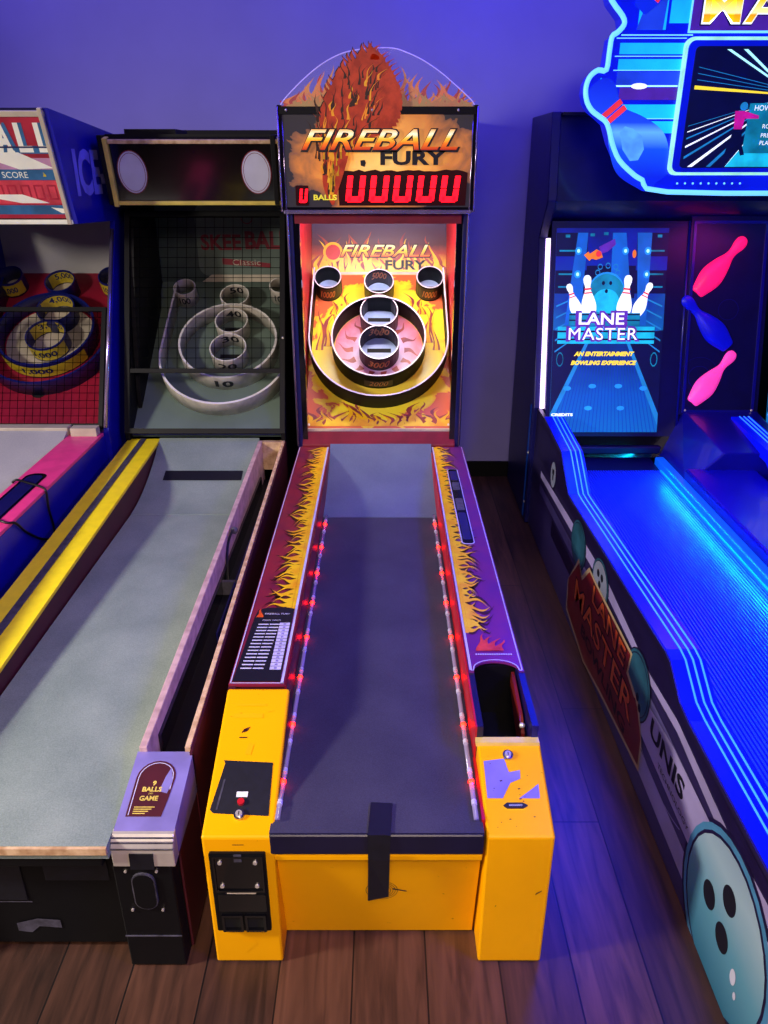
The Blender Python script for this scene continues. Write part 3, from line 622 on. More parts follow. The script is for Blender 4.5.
b=MB(); b.tube(smooth([(-.53,2.42,.475),(-.525,2.40,.49),(-.535,2.36,.46),(-.53,2.30,.42),(-.52,2.25,.37)],4),.005,'black_wire',6); b.sphere((-.522,2.42,.482),.013,'strip_grey',8); b.build('cable_clip',M2)
# front end box
b=MB(); b.yz([(1.20,.004),(1.20,.33),(1.37,.33),(1.37,.004)],-.572,-.443,'black'); b.yz([(1.158,.004),(1.158,.318),(1.2,.318),(1.2,.004)],-.568,-.444,'black'); b.box(-.4425,-.436,1.2,1.37,.01,.36,'maroon'); b.build('end_box',M2,bevel=.004)
E2=[(1.37,.425),(1.19,.389),(1.172,.382),(1.160,.372),(1.153,.358),(1.152,.335)]
b=MB(); b.yz([(1.37,.32),(1.37,.43),(1.178,.391),(1.178,.32)],-.560,-.434,'lavender_metal'); b.build('top_plate',M2)
b=MB(); b.yz([(1.185,.3925),(1.172,.389),(1.161,.381),(1.154,.369),(1.152,.355),(1.152,.318),(1.185,.318)],-.562,-.433,'chrome'); o=b.build('chrome_nose',M2,bevel=.002)
for z in (.366,.378,.385):
    b=MB(); y={.366:1.1525,.378:1.158,.385:1.1645}[z]; b.box(-.562,-.433,y-.0008,y+.002,z-.0012,z+.0012,'strip_grey'); b.build('groove_line',o)
b=MB(); fE=F((-.497,1.152,0),(1,0,0),(0,0,1)); b.prism(fE,[(-.03,.312),(.02,.312),(.022,.356),(-.028,.356)],0,.002,'tape'); b.build('tape_patch',M2)
b=MB(); fB=F((-.506,1.158,0),(1,0,0),(0,0,1)); b.prism(fB,rrect(-.026,.19,.024,.295,.024),0,.005,'strip_grey'); b.prism(fB,rrect(-.023,.193,.021,.292,.02),.005,.006,'black')
b.prism(fB,[(-.062,.10),(.062,.10),(.062,.103),(-.062,.103)],0,.002,'strip_grey')
lk=b.build('lock_cover',M2)
for z in (.185,.3):
    for a in (-.035,.03):
        b=MB(); b.cylinder(fB,a,z,.003,0,.004,'chrome',8); b.build('screw',lk)
tE=F((-.499,1.195,.3945),(1,0,0),(0,.16,.033))
b=MB(); dec=[(-.045,.015),(.030,.015),(.036,.06),(.040,.11)]+arc(-.003,.11,.043,0,PI,10)+[(-.046,.11)]
b.poly(tE,dec,.0008,'maroon'); b.strip(tE,[(-.040,.018)]+[(-.0405,.11)]+arc(-.003,.11,.0375,PI,0,10)+[(.034,.08)],.0018,.0012,'border')
b.text(tE,'9',-.002,.095,.012,'yellow_pale',c=.0015,bold=.03); b.text(tE,'BALLS',-.004,.080,.012,'yellow_pale',w=.042,c=.0015,bold=.03); b.text(tE,'per',-.004,.069,.005,'yellow_pale',c=.0015); b.text(tE,'GAME',-.006,.058,.012,'yellow_pale',w=.040,c=.0015,bold=.03)
for i in range(4): b.rect(tE,-.032,.036-i*.005,.012-i*.006,.038-i*.005,.0014,'yellow_pale')
b.poly(tE,[(.012,.075),(.03,.07),(.036,.10),(.026,.135),(.018,.11)],.0014,'lavender_metal')
b.build('instruction_decal',M2)
# cabinet
pr2=[(3.26,.004),(3.24,.56),(3.65,1.465),(3.455,1.49),(3.40,1.75),(4.08,1.78),(4.08,.004)]
for xa,xb in ((-1.145,-1.125),(-.455,-.435)):
    b=MB(); b.yz(pr2,xa,xb,'black'); b.build('side_panel',M2,bevel=.003)
b=MB(); b.box(-1.125,-.455,4.05,4.07,.01,1.79,'black'); b.build('back_panel',M2)
ph2=math.radians(36); P2=F((-.79,3.32,.57),(1,0,0),(0,math.cos(ph2),math.sin(ph2)))
b=MB(); b.prism(P2,[(-.335,-.05),(.335,-.05),(.335,.90),(-.335,.90)],-.012,0,'board_green'); b.build('target_board',M2)
dx=.79
b=MB(); b.wall(P2,ucup(P2,.048,.36,.298,.80,inw=.02),.010,0,.085,'ring_white','rim_white'); b.cylinder(sub(P2,.048,.062),0,0,.001,0,.001,'ink',6); b.build('outer_ring',M2)
b=MB(); b.wall(P2,circ(.057,.436,.226,48),.010,0,.085,'ring_white','rim_white',True); q=cyl(P2,.057,.436,.231,-PI/2,1); b.text(q,'10',0,.042,.042,'ink',w=.085,c=.0015,bold=.03); b.build('target_ring',M2)
K=dict(body='ring_white',rim='rim_white',ink='ink',parent=M2,floor='board_green',shear=0,wtxt=1.05,slot=True)
cup(P2,.062,.39,.083,.085,txt_out='20',txt_in='30',**K); cup(P2,.062,.558,.076,.085,txt_out=None,txt_in='40',**K); cup(P2,.061,.724,.068,.085,txt_out=None,txt_in='50',**K)
cup(P2,-.19,.776,.052,.085,txt_out='100',txt_in=None,**K); cup(P2,.305,.776,.052,.085,txt_out='100',txt_in=None,**K) if False else cup(P2,.278,.79,.05,.085,txt_out='100',txt_in=None,**K)
B2=F((-.79,4.04,1.10),(1,0,0),(0,0,1))
b=MB(); b.prism(B2,[(-.335,0),(.335,0),(.335,.42),(-.335,.42)],-.008,0,'sign_green')
sg=rrect(-.14,.03,.33,.37,.05); b.poly(B2,sg,.001,'board_green'); b.poly(B2,[(-.13,.0),(.33,.0),(.33,.035),(-.08,.035)],.002,'cream')
b.text(B2,'SKEE',-.02,.19,.075,'sign_red',w=.20,c=.003,bold=.03); b.text(B2,'BALL',.21,.20,.085,'sign_red',w=.22,c=.003,bold=.04); b.strip(B2,circ(.115,.305,.028,20),.004,.003,'sign_red',True); b.prism(B2,[(-.02,.085),(.22,.07),(.22,.09),(-.02,.115)],.003,.004,'sign_red'); b.text(B2,'Classic',.10,.095,.028,'cream',w=.14,c=.0046)
b.build('back_board',M2)
# left inner curved guard
b=MB(); gp=[(3.4,.62),(3.55,.60),(3.72,.78),(3.9,1.0),(3.95,1.25),(3.86,1.42),(3.66,1.44),(3.5,1.1)]
b.yz(smooth(gp,4,True),-1.122,-1.105,'black'); b.build('inner_guard',M2)
# net frame leaning back
NF=F((-.79,3.24,.56),(1,0,0),(0,.41,.905)); NL=.98
b=MB(); b.frame(NF,-.353,-.0,.353,NL,.022,-.012,.012,'black'); b.prism(NF,[(-.33,.268),(.33,.268),(.33,.286),(-.33,.286)],-.004,.008,'black'); nf=b.build('net_frame',M2)
b=MB(); k=0
for i in range(17): a=-.33+.66*i/16; b.prism(NF,[(a-.0010,.28),(a+.0010,.28),(a+.0010,.96),(a-.0010,.96)],-.001,.001,'net')
for i in range(16): z=.29+.665*i/15; b.prism(NF,[(-.33,z-.001),(.33,z-.001),(.33,z+.001),(-.33,z+.001)],-.0012,.0012,'net')
b.build('wire_net',nf)
b=MB(); b.sphere(tuple(NF(.345,.42,.014)),.006,'chrome',6); b.build('screw',nf)
# marquee
A2=Vector((0,3.49,1.495)); N2=F((-.768,3.475,1.49),(1,0,0),(0,-.055,.25)); 
b=MB(); b.prism(N2,[(-.345,0),(.345,0),(.345,.255),(-.345,.255)],-.03,0,'black_gloss')
mq2=b.build('marquee',M2)
b=MB(); b.prism(N2,[(-.34,.0),(.34,.0),(.34,.016),(-.34,.016)],0,.012,'yellow_pale'); b.prism(N2,[(-.34,.236),(.34,.236),(.34,.252),(-.34,.252)],0,.012,'wood_edge')
b.prism(N2,[(-.358,-.005),(-.338,-.005),(-.338,.258),(-.358,.258)],-.02,.018,'yellow_pale'); b.prism(N2,[(.342,-.005),(.362,-.005),(.362,.258),(.342,.258)],-.02,.018,'yellow_pale'); b.build('border_trim',mq2,bevel=.003)
for a in (-.262,.245):
    b=MB(); b.disc(N2,a,.127,.062,.001,'red_deep',.085); b.disc(N2,a,.127,.058,.0018,'white_print',.081); b.strip(N2,[(a+.052*math.cos(t*PI/12),.127+.074*math.sin(t*PI/12)) for t in range(24)],.002,.0024,'red_deep',True); b.build('oval_badge',mq2)
b=MB(); b.box(-1.125,-.455,3.45,4.05,1.745,1.755,'black'); b.box(-1.06,-.85,3.5,3.7,1.755,1.775,'black'); b.build('top_panel',M2)

# ================================================================== the blue and pink alley at the left
M1=thing('blue_alley_machine',(-1.56,2.6,0),'blue alley machine with pink rail and blue rings behind a wire net','arcade machine')
XR=-1.2
pr1=[(3.18,.004),(3.14,.60),(3.58,1.38),(3.60,1.42),(3.16,1.435),(3.04,1.825),(3.95,1.745),(4.08,1.5),(4.08,.004)]
XC=-1.178
for xa,xb in ((XC-.022,XC),(-1.92,-1.898)):
    b=MB(); b.yz(pr1,xa,xb,'blue_paint')
    if xa>-1.5:
        s1=F((XC,3.16,1.5),(0,1,0),(0,0,1))
        b.text(s1,'ICE-BALL',.44,.115,.17,'purple_text',w=.80,c=.0015,bold=.04)
    b.build('side_panel',M1,bevel=.003)
b=MB(); b.tube([(XC-.011,3.14,.62),(XC-.011,3.575,1.385)],.009,'silver_trim',8); b.build('edge_trim',M1)
b=MB(); b.yz([(1.15,.004),(3.2,.004),(3.2,.592),(1.15,.575)],XR-.02,XR,'blue_paint'); b.yz([(1.4,.004),(3.14,.004),(3.14,.585),(1.4,.57)],XR-.135,XR-.12,'blue_dark'); b.build('side_rail',M1)
b=MB()
rc=rrect(-1.318,1.45,-1.24,2.66,.035,6)
b.prism(UP,[(-1.337,1.15),(XR+.004,1.15),(XR+.004,3.13),(-1.337,3.13)],.588,.600,'pink_paint'); b.poly(UP,rc,.6012,'black_gloss'); b.poly(UP,rrect(-1.308,1.46,-1.25,2.64,.025,6),.6018,'dark_blue'); b.build('rail_cover',M1,bevel=.002)
b=MB(); b.box(-1.318,-1.21,3.085,3.13,.60,.635,'cream'); b.build('corner_bracket',M1)
b=MB(); b.yz([(1.4,.42),(1.4,.47),(2.5,.47)]+[(2.5+.6*t,.47+.15*t**1.8) for t in [i/10 for i in range(1,11)]]+[(3.1,.42)],-1.785,-1.337,'felt_grey'); b.build('lane',M1)
b=MB(); b.box(-1.785,-1.335,3.10,3.16,.58,.632,'cream'); b.build('threshold',M1,bevel=.004)
P1=F((-1.53,3.29,.605),(1,0,0),(0,math.cos(ph2),math.sin(ph2)))
b=MB(); b.prism(P1,[(-.345,-.03),(.345,-.03),(.345,.97),(-.345,.97)],-.012,0,'board_red'); b.disc(P1,-.05,.47,.21,.001,'cream'); b.disc(P1,-.04,.16,.035,.001,'hole'); b.build('target_board',M1)
b=MB(); b.wall(P1,ucup(P1,-.04,.43,.285,.80,inw=.0),.010,0,.085,'ring_blue','ring_blue'); b.build('outer_ring',M1)
b=MB(); b.wall(P1,circ(-.05,.47,.222,48),.010,0,.085,'ring_blue','ring_blue',True); q=cyl(P1,-.05,.47,.228,-PI/2,1)
for i in range(24):
    a0=-.24+i*.02; b.add([q(a0,.008,.001),q(a0+.02,.008,.001),q(a0+.02,.07,.001),q(a0,.07,.001)],[[0,1,2,3]],'label_yellow')
b.text(q,'1,000',0,.04,.035,'ink_blue',w=.14,c=.002,bold=.03); b.build('target_ring',M1)
K=dict(body='ring_blue',rim='ring_blue',ink='ink_blue',parent=M1,floor='cream',shear=0,wtxt=1.35,slot=False,band='label_yellow')
cup(P1,-.04,.43,.090,.085,txt_out='3,000',txt_in='3,000',**K); cup(P1,-.03,.60,.086,.085,txt_out=None,txt_in='4,000',**K); cup(P1,-.045,.775,.07,.085,txt_out=None,txt_in='5,000',**K)
cup(P1,-.30,.81,.062,.085,txt_out='10,000',txt_in=None,**K); cup(P1,.20,.81,.062,.085,txt_out='10,000',txt_in=None,**K)
b=MB(); b.box(-1.898,-1.2,4.03,4.07,.6,1.75,'grey_wall'); b.build('back_panel',M1)
b=MB(); b.box(-1.898,-1.2,3.2,4.03,1.44,1.45,'black'); b.build('top_panel',M1)
N1=F((-1.54,3.15,.615),(1,0,0),(0,.44,.785))
b=MB(); b.frame(N1,-.336,0,.336,.53,.018,-.008,.008,'black'); n1=b.build('net_frame',M1)
b=MB()
for i in range(21): a=-.33+.66*i/20; b.prism(N1,[(a-.0009,.01),(a+.0009,.01),(a+.0009,.52),(a-.0009,.52)],-.001,.001,'net')
for i in range(16): z=.02+.5*i/15; b.prism(N1,[(-.33,z-.0009),(.33,z-.0009),(.33,z+.0009),(-.33,z+.0009)],-.0012,.0012,'net')
b.build('wire_net',n1)
# marquee
S1=F((-1.54,3.165,1.437),(1,0,0),(0,-.118,.375))
mat('mq_red','#a82038',.4,emit=.35,noise=.25,scale=5); mat('mq_teal','#2c5c88',.4,emit=.3,noise=.2); mat('mq_cream','#d8d4c8',.4,emit=.3,noise=.05); mat('mq_mauve','#a87898',.4,emit=.35); mat('mq_bright','#c03848',.4,emit=.35,noise=.2,scale=12)
b=MB(); b.prism(S1,[(-.345,0),(.345,0),(.345,.40),(-.345,.40)],-.03,0,'black'); b.rect(S1,-.34,.02,.34,.38,.001,'mq_red')
b.rect(S1,-.34,.035,.34,.07,.0016,'mq_teal'); b.rect(S1,-.34,.162,.34,.20,.0016,'mq_teal'); b.rect(S1,-.34,.075,.34,.16,.0015,'mq_bright')
b.poly(S1,[(-.34,.20),(.34,.20),(.34,.24),(.20,.24),(-.34,.25)],.0016,'mq_mauve'); b.poly(S1,[(.20,.255),(.34,.255),(.34,.28),(.1,.28)],.0022,'mq_teal')
b.poly(S1,[(.02,.28),(.18,.275),(.325,.205),(.20,.2),(.02,.265)],.0026,'mq_cream'); b.poly(S1,[(0.06,.11),(.18,.11),(.275,.078),(.17,.078),(.06,.098)],.0026,'mq_cream'); b.poly(S1,[(.275,.062),(.34,.055),(.34,.04),(.31,.04)],.0026,'mq_cream')
for i,ch in enumerate('SKEE BALL'):
    x=-.255+i*.0715
    if ch!=' ':
        b.text(S1,ch,x+.014,.31,.10,'mq_teal',w=.055,c=.0030,bold=.04); b.text(S1,ch,x,.31,.10,'mq_cream' if i>5 else 'mq_mauve',w=.05,c=.0036,bold=.04)
b.rect(S1,-.34,.275,.34,.281,.004,'ink_blue')
b.text(S1,'SCORE',.175,.181,.022,'mq_cream',w=.095,c=.0026); b.tongue(S1,.284,.175,.012,.016,'label_yellow',.0026)
for i in range(7): b.frame(S1,-.02+i*.05,.09,.015+i*.05,.145,.006,.0016,.0022,'mq_red')
m1q=b.build('marquee',M1)
b=MB(); b.prism(S1,[(-.345,.38),(.345,.38),(.345,.40),(-.345,.40)],0,.012,'cream'); b.prism(S1,[(-.345,0),(.345,0),(.345,.016),(-.345,.016)],0,.012,'mq_cream'); b.prism(S1,[(.325,.0),(.342,.0),(.342,.41),(.325,.41)],0,.016,'cream'); b.build('border_trim',m1q,bevel=.003)
# the two loops of black cable
for y,lab in ((2.53,'thin black cable looped over the pink rail beside the rounded slot end'),(2.24,'thin black cable looped over the pink rail nearer the front')):
    b=MB(); dy=(0 if y>2.4 else 1)
    pts=[(-1.335,y+.03,.604),(-1.318,y+.035,.613),(-1.27,y+.01,.612),(-1.205,y-.02,.606),(-1.19,y-.03+.04*dy,.590),(-1.193,y-.03+.10*dy,.53),(-1.193,y-.02+.18*dy,.46),(-1.193,y-.02+.3*dy,.40)]
    b.tube(smooth(pts,6),.0042,'black_wire',6); o=b.build('cable'); o['label']=lab; o['category']='cable'; o['group']='cables over the pink rail'

# ================================================================== the blue bowling machine
M3=thing('bowling_machine',(1.45,2.2,0),'blue-lit two-lane bowling arcade machine with screens, glowing guards and bowling ball artwork','arcade machine')
XS=.725
TOP=[(3.35,.600),(2.97,.572),(2.93,.55),(2.78,.462),(2.72,.462),(1.66,.505),(1.62,.500),(1.52,.445),(1.46,.438),(.35,.42)]
b=MB(); b.yz([(.35,.004)]+[(3.5,.004),(3.5,.60)]+TOP,XS-.002,XS+.015,'side_print')
SD=F((XS-.002,0,0),(0,-1,0),(0,0,1))   # art on the outer side; a = -Y
g=lambda y,z:(-y,z)
b.poly(SD,[g(3.3,.36),g(2.2,.42),g(1.72,.385),g(1.51,.40),g(1.2,.372),g(.35,.40),g(.35,.35),g(1.2,.335),g(1.5,.372),g(1.75,.36),g(2.2,.375),g(3.3,.33)],.001,'stripe_lilac')
b.poly(SD,[g(3.3,.30),g(2.2,.33),g(1.6,.33),g(.35,.29),g(.35,.235),g(1.5,.27),g(2.2,.28),g(3.3,.26)],.001,'stripe_grey')
b.poly(SD,[g(3.0,.18),g(1.9,.20),g(.35,.18),g(.35,.235),g(1.6,.262),g(3.0,.25)],.001,'stripe_dark')
b.poly(SD,[g(2.6,.05),g(1.9,.08),g(.35,.05),g(.35,.12),g(1.9,.15)],.0012,'stripe_lilac'); b.poly(SD,[g(1.74,.19),g(1.72,.30),g(1.5,.325),g(.9,.315),g(.9,.17),g(1.4,.18)],.0022,'stripe_lilac')
b.poly(SD,[g(3.4,.40),g(3.4,.57),g(2.97,.555),g(2.76,.445),g(1.66,.488),g(1.5,.425),g(.35,.405),g(1.2,.38),g(1.5,.408),g(1.72,.392),g(2.2,.43)],.0016,'stripe_dark')
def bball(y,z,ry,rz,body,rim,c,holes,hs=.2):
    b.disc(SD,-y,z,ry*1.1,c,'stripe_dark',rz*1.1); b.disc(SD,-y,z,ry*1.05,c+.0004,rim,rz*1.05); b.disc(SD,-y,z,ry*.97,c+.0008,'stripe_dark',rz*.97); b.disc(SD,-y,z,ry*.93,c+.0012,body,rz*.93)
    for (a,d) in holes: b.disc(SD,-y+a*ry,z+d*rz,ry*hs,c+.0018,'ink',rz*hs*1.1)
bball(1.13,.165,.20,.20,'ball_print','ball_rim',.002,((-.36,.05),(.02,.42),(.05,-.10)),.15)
b.disc(SD,-1.05,.12,.012,.0042,'white_print',.02); b.disc(SD,-1.03,.09,.006,.0042,'white_print',.01)
bball(2.24,.375,.09,.075,'ball_grey','ball_teal',.003,((-.3,.3),(.2,.35),(0,-.1)),.16); bball(2.55,.36,.10,.085,'ball_teal','ball_teal',.0024,())
bball(1.79,.30,.10,.095,'ball_teal','ball_teal',.0036,((.2,-.3),(.45,-.5),(.05,-.6)),.12)
bball(3.05,.44,.05,.06,'ball_grey','stripe_dark',.002,((-.2,.2),(.2,.25),(0,-.2)),.2)
pl=[g(2.60,.06),g(2.62,.18),g(2.50,.31),g(2.44,.27),g(2.36,.35),g(2.28,.345),g(1.87,.345),g(1.88,.275),g(1.76,.245),g(1.70,.18),g(1.69,.095),g(2.10,.05),g(2.30,.02)]
b.poly(SD,[(a*1.0+( -.012 if a<-2.2 else .012),z+(.012 if z>.2 else -.012)) for a,z in pl],.0050,'plate_edge'); b.poly(SD,pl,.0055,'plate_red')
b.text(SD,'LANE',-2.10,.305,.075,'ink',w=.40,c=.0062,bold=.06); b.text(SD,'LANE',-2.10,.305,.066,'plate_orange',w=.385,c=.0068,bold=.02)
b.text(SD,'MASTER',-2.15,.20,.095,'ink',w=.74,c=.0062,bold=.05); b.text(SD,'MASTER',-2.15,.20,.085,'plate_orange',w=.72,c=.0068,bold=.01)
b.text(SD,'BOWLING',-2.1,.11,.045,'ink',w=.55,c=.0062,bold=.02)
b.text(SD,'UNIS',-1.53,.268,.056,'ink',w=.25,c=.0032,bold=.03); b.text(SD,'TECHNOLOGY',-1.46,.210,.014,'ink',w=.22,c=.0032)
b.strip(SD,[(-1.56+.30*math.cos(t),.30+.16*math.sin(t)) for t in [PI*1.15+i*.1 for i in range(18)]],[.003]*18,.0022,'stripe_lilac')
b.build('side_panel',M3)
b=MB(); b.yz([(.35,.004)]+[(3.5,.004),(3.5,.60)]+TOP,2.2,2.215,'lm_black'); b.build('side_panel',M3)
def guard(x0,x1,prof,flip=False):
    b=MB(); F0=F((0,0,0),(0,1,0),(0,0,1))
    lo=[(y,z-.05) for y,z in prof]
    b.prism(F0,prof+lo[::-1],x0,x1,'guard_blue')
    gd=b.build('lane_guard',M3)
    for k in range(3):
        x=x0+(x1-x0)*(.42+.22*k)
        bb=MB(); bb.tube([(x,y,z+.001) for y,z in prof],.0026,'guard_line',6); bb.build('light_line',gd)
    return gd
guard(XS+.002,XS+.088,[(y,z+.004) for y,z in TOP])
guard(1.57,1.66,[(y,z+.004) for y,z in TOP])
# lane with grooves
xs0,xs1=XS+.088,1.235; n=38; w=(xs1-xs0)/n
b=MB(); b.box(xs0,xs1,.35,3.22,.34,.388,'lane_groove')
for i in range(n): b.box(xs0+w*(i+.05),xs0+w*(i+.6),.35,3.22,.388,.395,'lane_blue')
b.build('lane',M3)
b=MB(); b.yz([(3.22,.34),(3.22,.394),(3.34,.40),(3.40,.40),(3.40,.34)],xs0,xs1,'lm_navy'); b.build('lane_end',M3)
b=MB(); b.box(1.235,1.275,.5,3.30,.34,.43,'curb_glow'); b.build('curb',M3,bevel=.006)
b=MB(); b.box(1.229,1.2348,.5,3.2,.398,.404,'cyan_led'); b.build('light_strip',M3)
b=MB(); b.box(1.275,1.57,.5,3.05,.02,.47,'console_blue'); b.build('divider',M3,bevel=.01)
b=MB(); b.hull([(1.275,3.03,.40),(1.275,3.45,.40),(1.385,3.45,.61),(1.42,3.03,.545),(1.72,3.03,.545),(1.72,3.45,.61),(1.72,3.03,.40),(1.72,3.45,.40)],'console_blue'); b.build('console',M3,bevel=.006)
b=MB(); b.box(1.66,2.2,.5,3.3,.34,.395,'lane_blue'); b.build('lane',M3)
# cabinet
prC=[(3.50,.004),(3.50,.60),(3.71,1.34),(3.57,1.50),(3.63,1.845),(4.1,1.845),(4.1,.004)]
for xa,xb in ((.705,.745),(2.17,2.21)):
    b=MB(); b.yz(prC,xa,xb,'dark_blue'); b.build('cabinet_side',M3,bevel=.004)
b=MB(); b.tube([(.748,3.705,1.335),(.741,3.49,.60)],.011,'tube_white',8); b.build('light_tube',M3)
b=MB(); b.tube([(.712,3.56,.60),(.712,3.56,.02)],.012,'pole_blue',8); b.sphere((.708,3.55,.36),.008,'chrome',6); b.sphere((.708,3.55,.10),.008,'chrome',6); b.build('support_pole',M3)
b=MB(); b.box(.745,2.17,4.06,4.09,.01,1.84,'lm_black'); b.box(.745,2.17,3.60,4.06,1.83,1.842,'lm_black'); b.build('back_panel',M3)
b=MB(); b.yz([(3.58,1.50),(3.635,1.83),(3.66,1.83),(3.68,1.42),(3.66,1.40)],.745,2.17,'fascia'); b.build('fascia',M3)
SC=F((0,3.40,.514),(1,0,0),(0,.22,.876)); 
b=MB(); b.prism(SC,[(.745,-.03),(1.36,-.03),(1.36,.93),(.745,.93)],-.03,-.004,'lm_navy'); b.prism(SC,[(.745,-.12),(1.36,-.12),(1.36,-.02),(.745,-.02)],-.02,.0,'black_gloss'); b.build('screen_surround',M3)
b=MB(); b.box(.745,1.28,3.36,3.40,.42,.455,'lm_navy'); b.build('ledge',M3,bevel=.006)
def screen(x0,x1):
    b=MB(); W=x1-x0; s=lambda a,c,d=0: SC(x0+a*W,c,d)
    b.prism(s,[(0,0),(1,0),(1,.9),(0,.9)],-.004,0,'screen_back')
    b.rect(s,0,0,1,.45,.0006,'screen_floor')
    for i in range(27):
        a=.02+.96*i/26; b.strip(s,[(a,0),(.5+(a-.5)*.62,.36)],.006,.001,'sc_line')
    b.poly(s,[(0,.03),(.0,.085),(.33,.44),(.36,.44)],.0012,'sc_beam'); b.poly(s,[(1,.03),(1,.085),(.67,.44),(.64,.44)],.0012,'sc_beam')
    b.poly(s,[(0,.085),(0,.46),(.33,.44)],.0011,'sc_navy'); b.poly(s,[(1,.085),(1,.46),(.67,.44)],.0011,'sc_navy')
    for (a,c) in ((.15,.20),(.38,.21),(.62,.21),(.85,.20),(.35,.11),(.65,.11)): b.disc(s,a,c,.035,.0013,'sc_glow',.010,14)
    for (a0,a1,y) in ((0,.28,.78),(.72,1,.78),(0,.28,.62),(.72,1,.62)): b.rect(s,a0,y,a1,y+.10,.0008,'sc_navy')
    b.rect(s,.28,.60,.72,.74,.0009,'sc_navy')
    for a0,a1,y in ((.03,.18,.80),(.82,.97,.80),(.03,.18,.70),(.82,.97,.70),(.03,.12,.645),(.88,.97,.645)): b.rect(s,a0,y,a1,y+.007,.0014,'sc_teal')
    for k in range(5):
        z=.36+.05*k; L=.16+.02*k
        b.poly(s,[(.02,z),(L,z+.05),(L,z+.055),(.02,z+.008)],.0014,'sc_beam'); b.poly(s,[(.98,z),(1-L,z+.05),(1-L,z+.055),(.98,z+.008)],.0014,'sc_beam')
    for pts in ([(.19,.88),(.28,.88),(.24,.48),(.10,.48)],[(.5,.88),(.62,.88),(.72,.48),(.50,.48)],[(.72,.88),(.85,.88),(.84,.48),(.76,.48)]): b.poly(s,pts,.0016,'sc_ray')
    for (a0,a1,y) in ((.30,.34,.865),(.42,.46,.87),(.90,.94,.86),(.08,.12,.86)): b.rect(s,a0,y,a1,y+.012,.0018,'sc_teal')
    for (a,c) in ((.20,.803),(.62,.803),(.82,.803),(.20,.703),(.82,.703)): b.disc(s,a,c,.030,.0022,'sc_glow',.017,14); b.disc(s,a,c,.013,.0024,'sc_pale',.008,12)
    b.poly(s,[(.25,.785),(.29,.80),(.30,.79),(.36,.81),(.40,.80),(.42,.775),(.36,.765),(.32,.77),(.30,.76)],.0026,'sc_orange'); b.poly(s,[(.38,.82),(.46,.84),(.52,.855),(.53,.83),(.46,.80),(.40,.79)],.0025,'sc_purple'); b.disc(s,.38,.79,.025,.003,'sc_red',.013,12); b.disc(s,.70,.79,.018,.0026,'sc_orange',.018,10)
    for a,c in ((.40,.735),(.47,.74),(.54,.735),(.38,.71),(.56,.71)): b.strip(s,[(a+.02*math.cos(t*PI/6),c+.011*math.sin(t*PI/6)) for t in range(12)],.005,.0026,'sc_beam',True)
    b.disc(s,.465,.615,.172,.0030,'sc_glow',.098); b.disc(s,.465,.612,.165,.0034,'sc_teal',.093); b.disc(s,.465,.585,.12,.0036,'sc_cyan',.055)
    for a,c in ((.435,.665),(.50,.665),(.465,.63)): b.disc(s,a,c,.014,.0040,'sc_navy',.009,12)
    for a,c,r,h in ((.225,.515,.34,.155),(.325,.50,.10,.20),(.62,.50,-.10,.20),(.73,.515,-.42,.165)):
        q=lambda x,y,d=0,a=a,c=c,r=r,h=h: SC(x0+a*W+(x*math.cos(r)-y*math.sin(r))*h, c+(x*math.sin(r)+y*math.cos(r))*h, d)
        b.poly(q,PINPOLY,.0044,'sc_white'); b.rect(q,-.075,.68,.075,.72,.0048,'sc_red'); b.rect(q,-.085,.60,.085,.63,.0048,'sc_red')
    b.prism(s,[(.14,.48),(.78,.48),(.78,.535),(.14,.535)],.005,.0054,'sc_teal'); b.prism(s,[(.04,.40),(.92,.40),(.92,.475),(.04,.475)],.005,.0056,'sc_cyan')
    for z in (.415,.45): b.rect(s,.04,z,.92,z+.008,.0058,'sc_navy')
    for z in (.50,.525): b.rect(s,.14,z,.78,z+.006,.0058,'sc_navy')
    st=lambda a,c,d=0: SC(x0+a,c,d)
    b.text(st,'LANE',.215,.510,.070,'sc_purple',w=.235,c=.0060,bold=.10); b.text(st,'LANE',.215,.510,.052,'sc_white',w=.205,c=.0066,bold=.02)
    b.text(st,'MASTER',.225,.443,.070,'sc_purple',w=.335,c=.0060,bold=.05,space=1.1); b.text(st,'MASTER',.225,.443,.053,'sc_white',w=.31,c=.0066,bold=.0,space=1.1)
    b.text(st,'AN ENTERTAINMENT',.235,.355,.020,'sc_yellow',w=.275,c=.003,shear=.3,bold=.05); b.text(st,'BOWLING EXPERIENCE',.235,.315,.020,'sc_yellow',w=.30,c=.003,shear=.3,bold=.05)
    b.text(st,'CREDITS',.055,.080,.013,'sc_white',w=.10,c=.003,bold=.05); b.text(st,'1/1',.058,.050,.014,'sc_white',c=.003)
    for a,z in ((.07,.33),(.93,.33)): b.strip(s,arc(a,z,.03,0,2*PI,10),.006,.003,'sc_teal')
    return b.build('screen',M3)
screen(.765,1.262); screen(1.765,2.165)
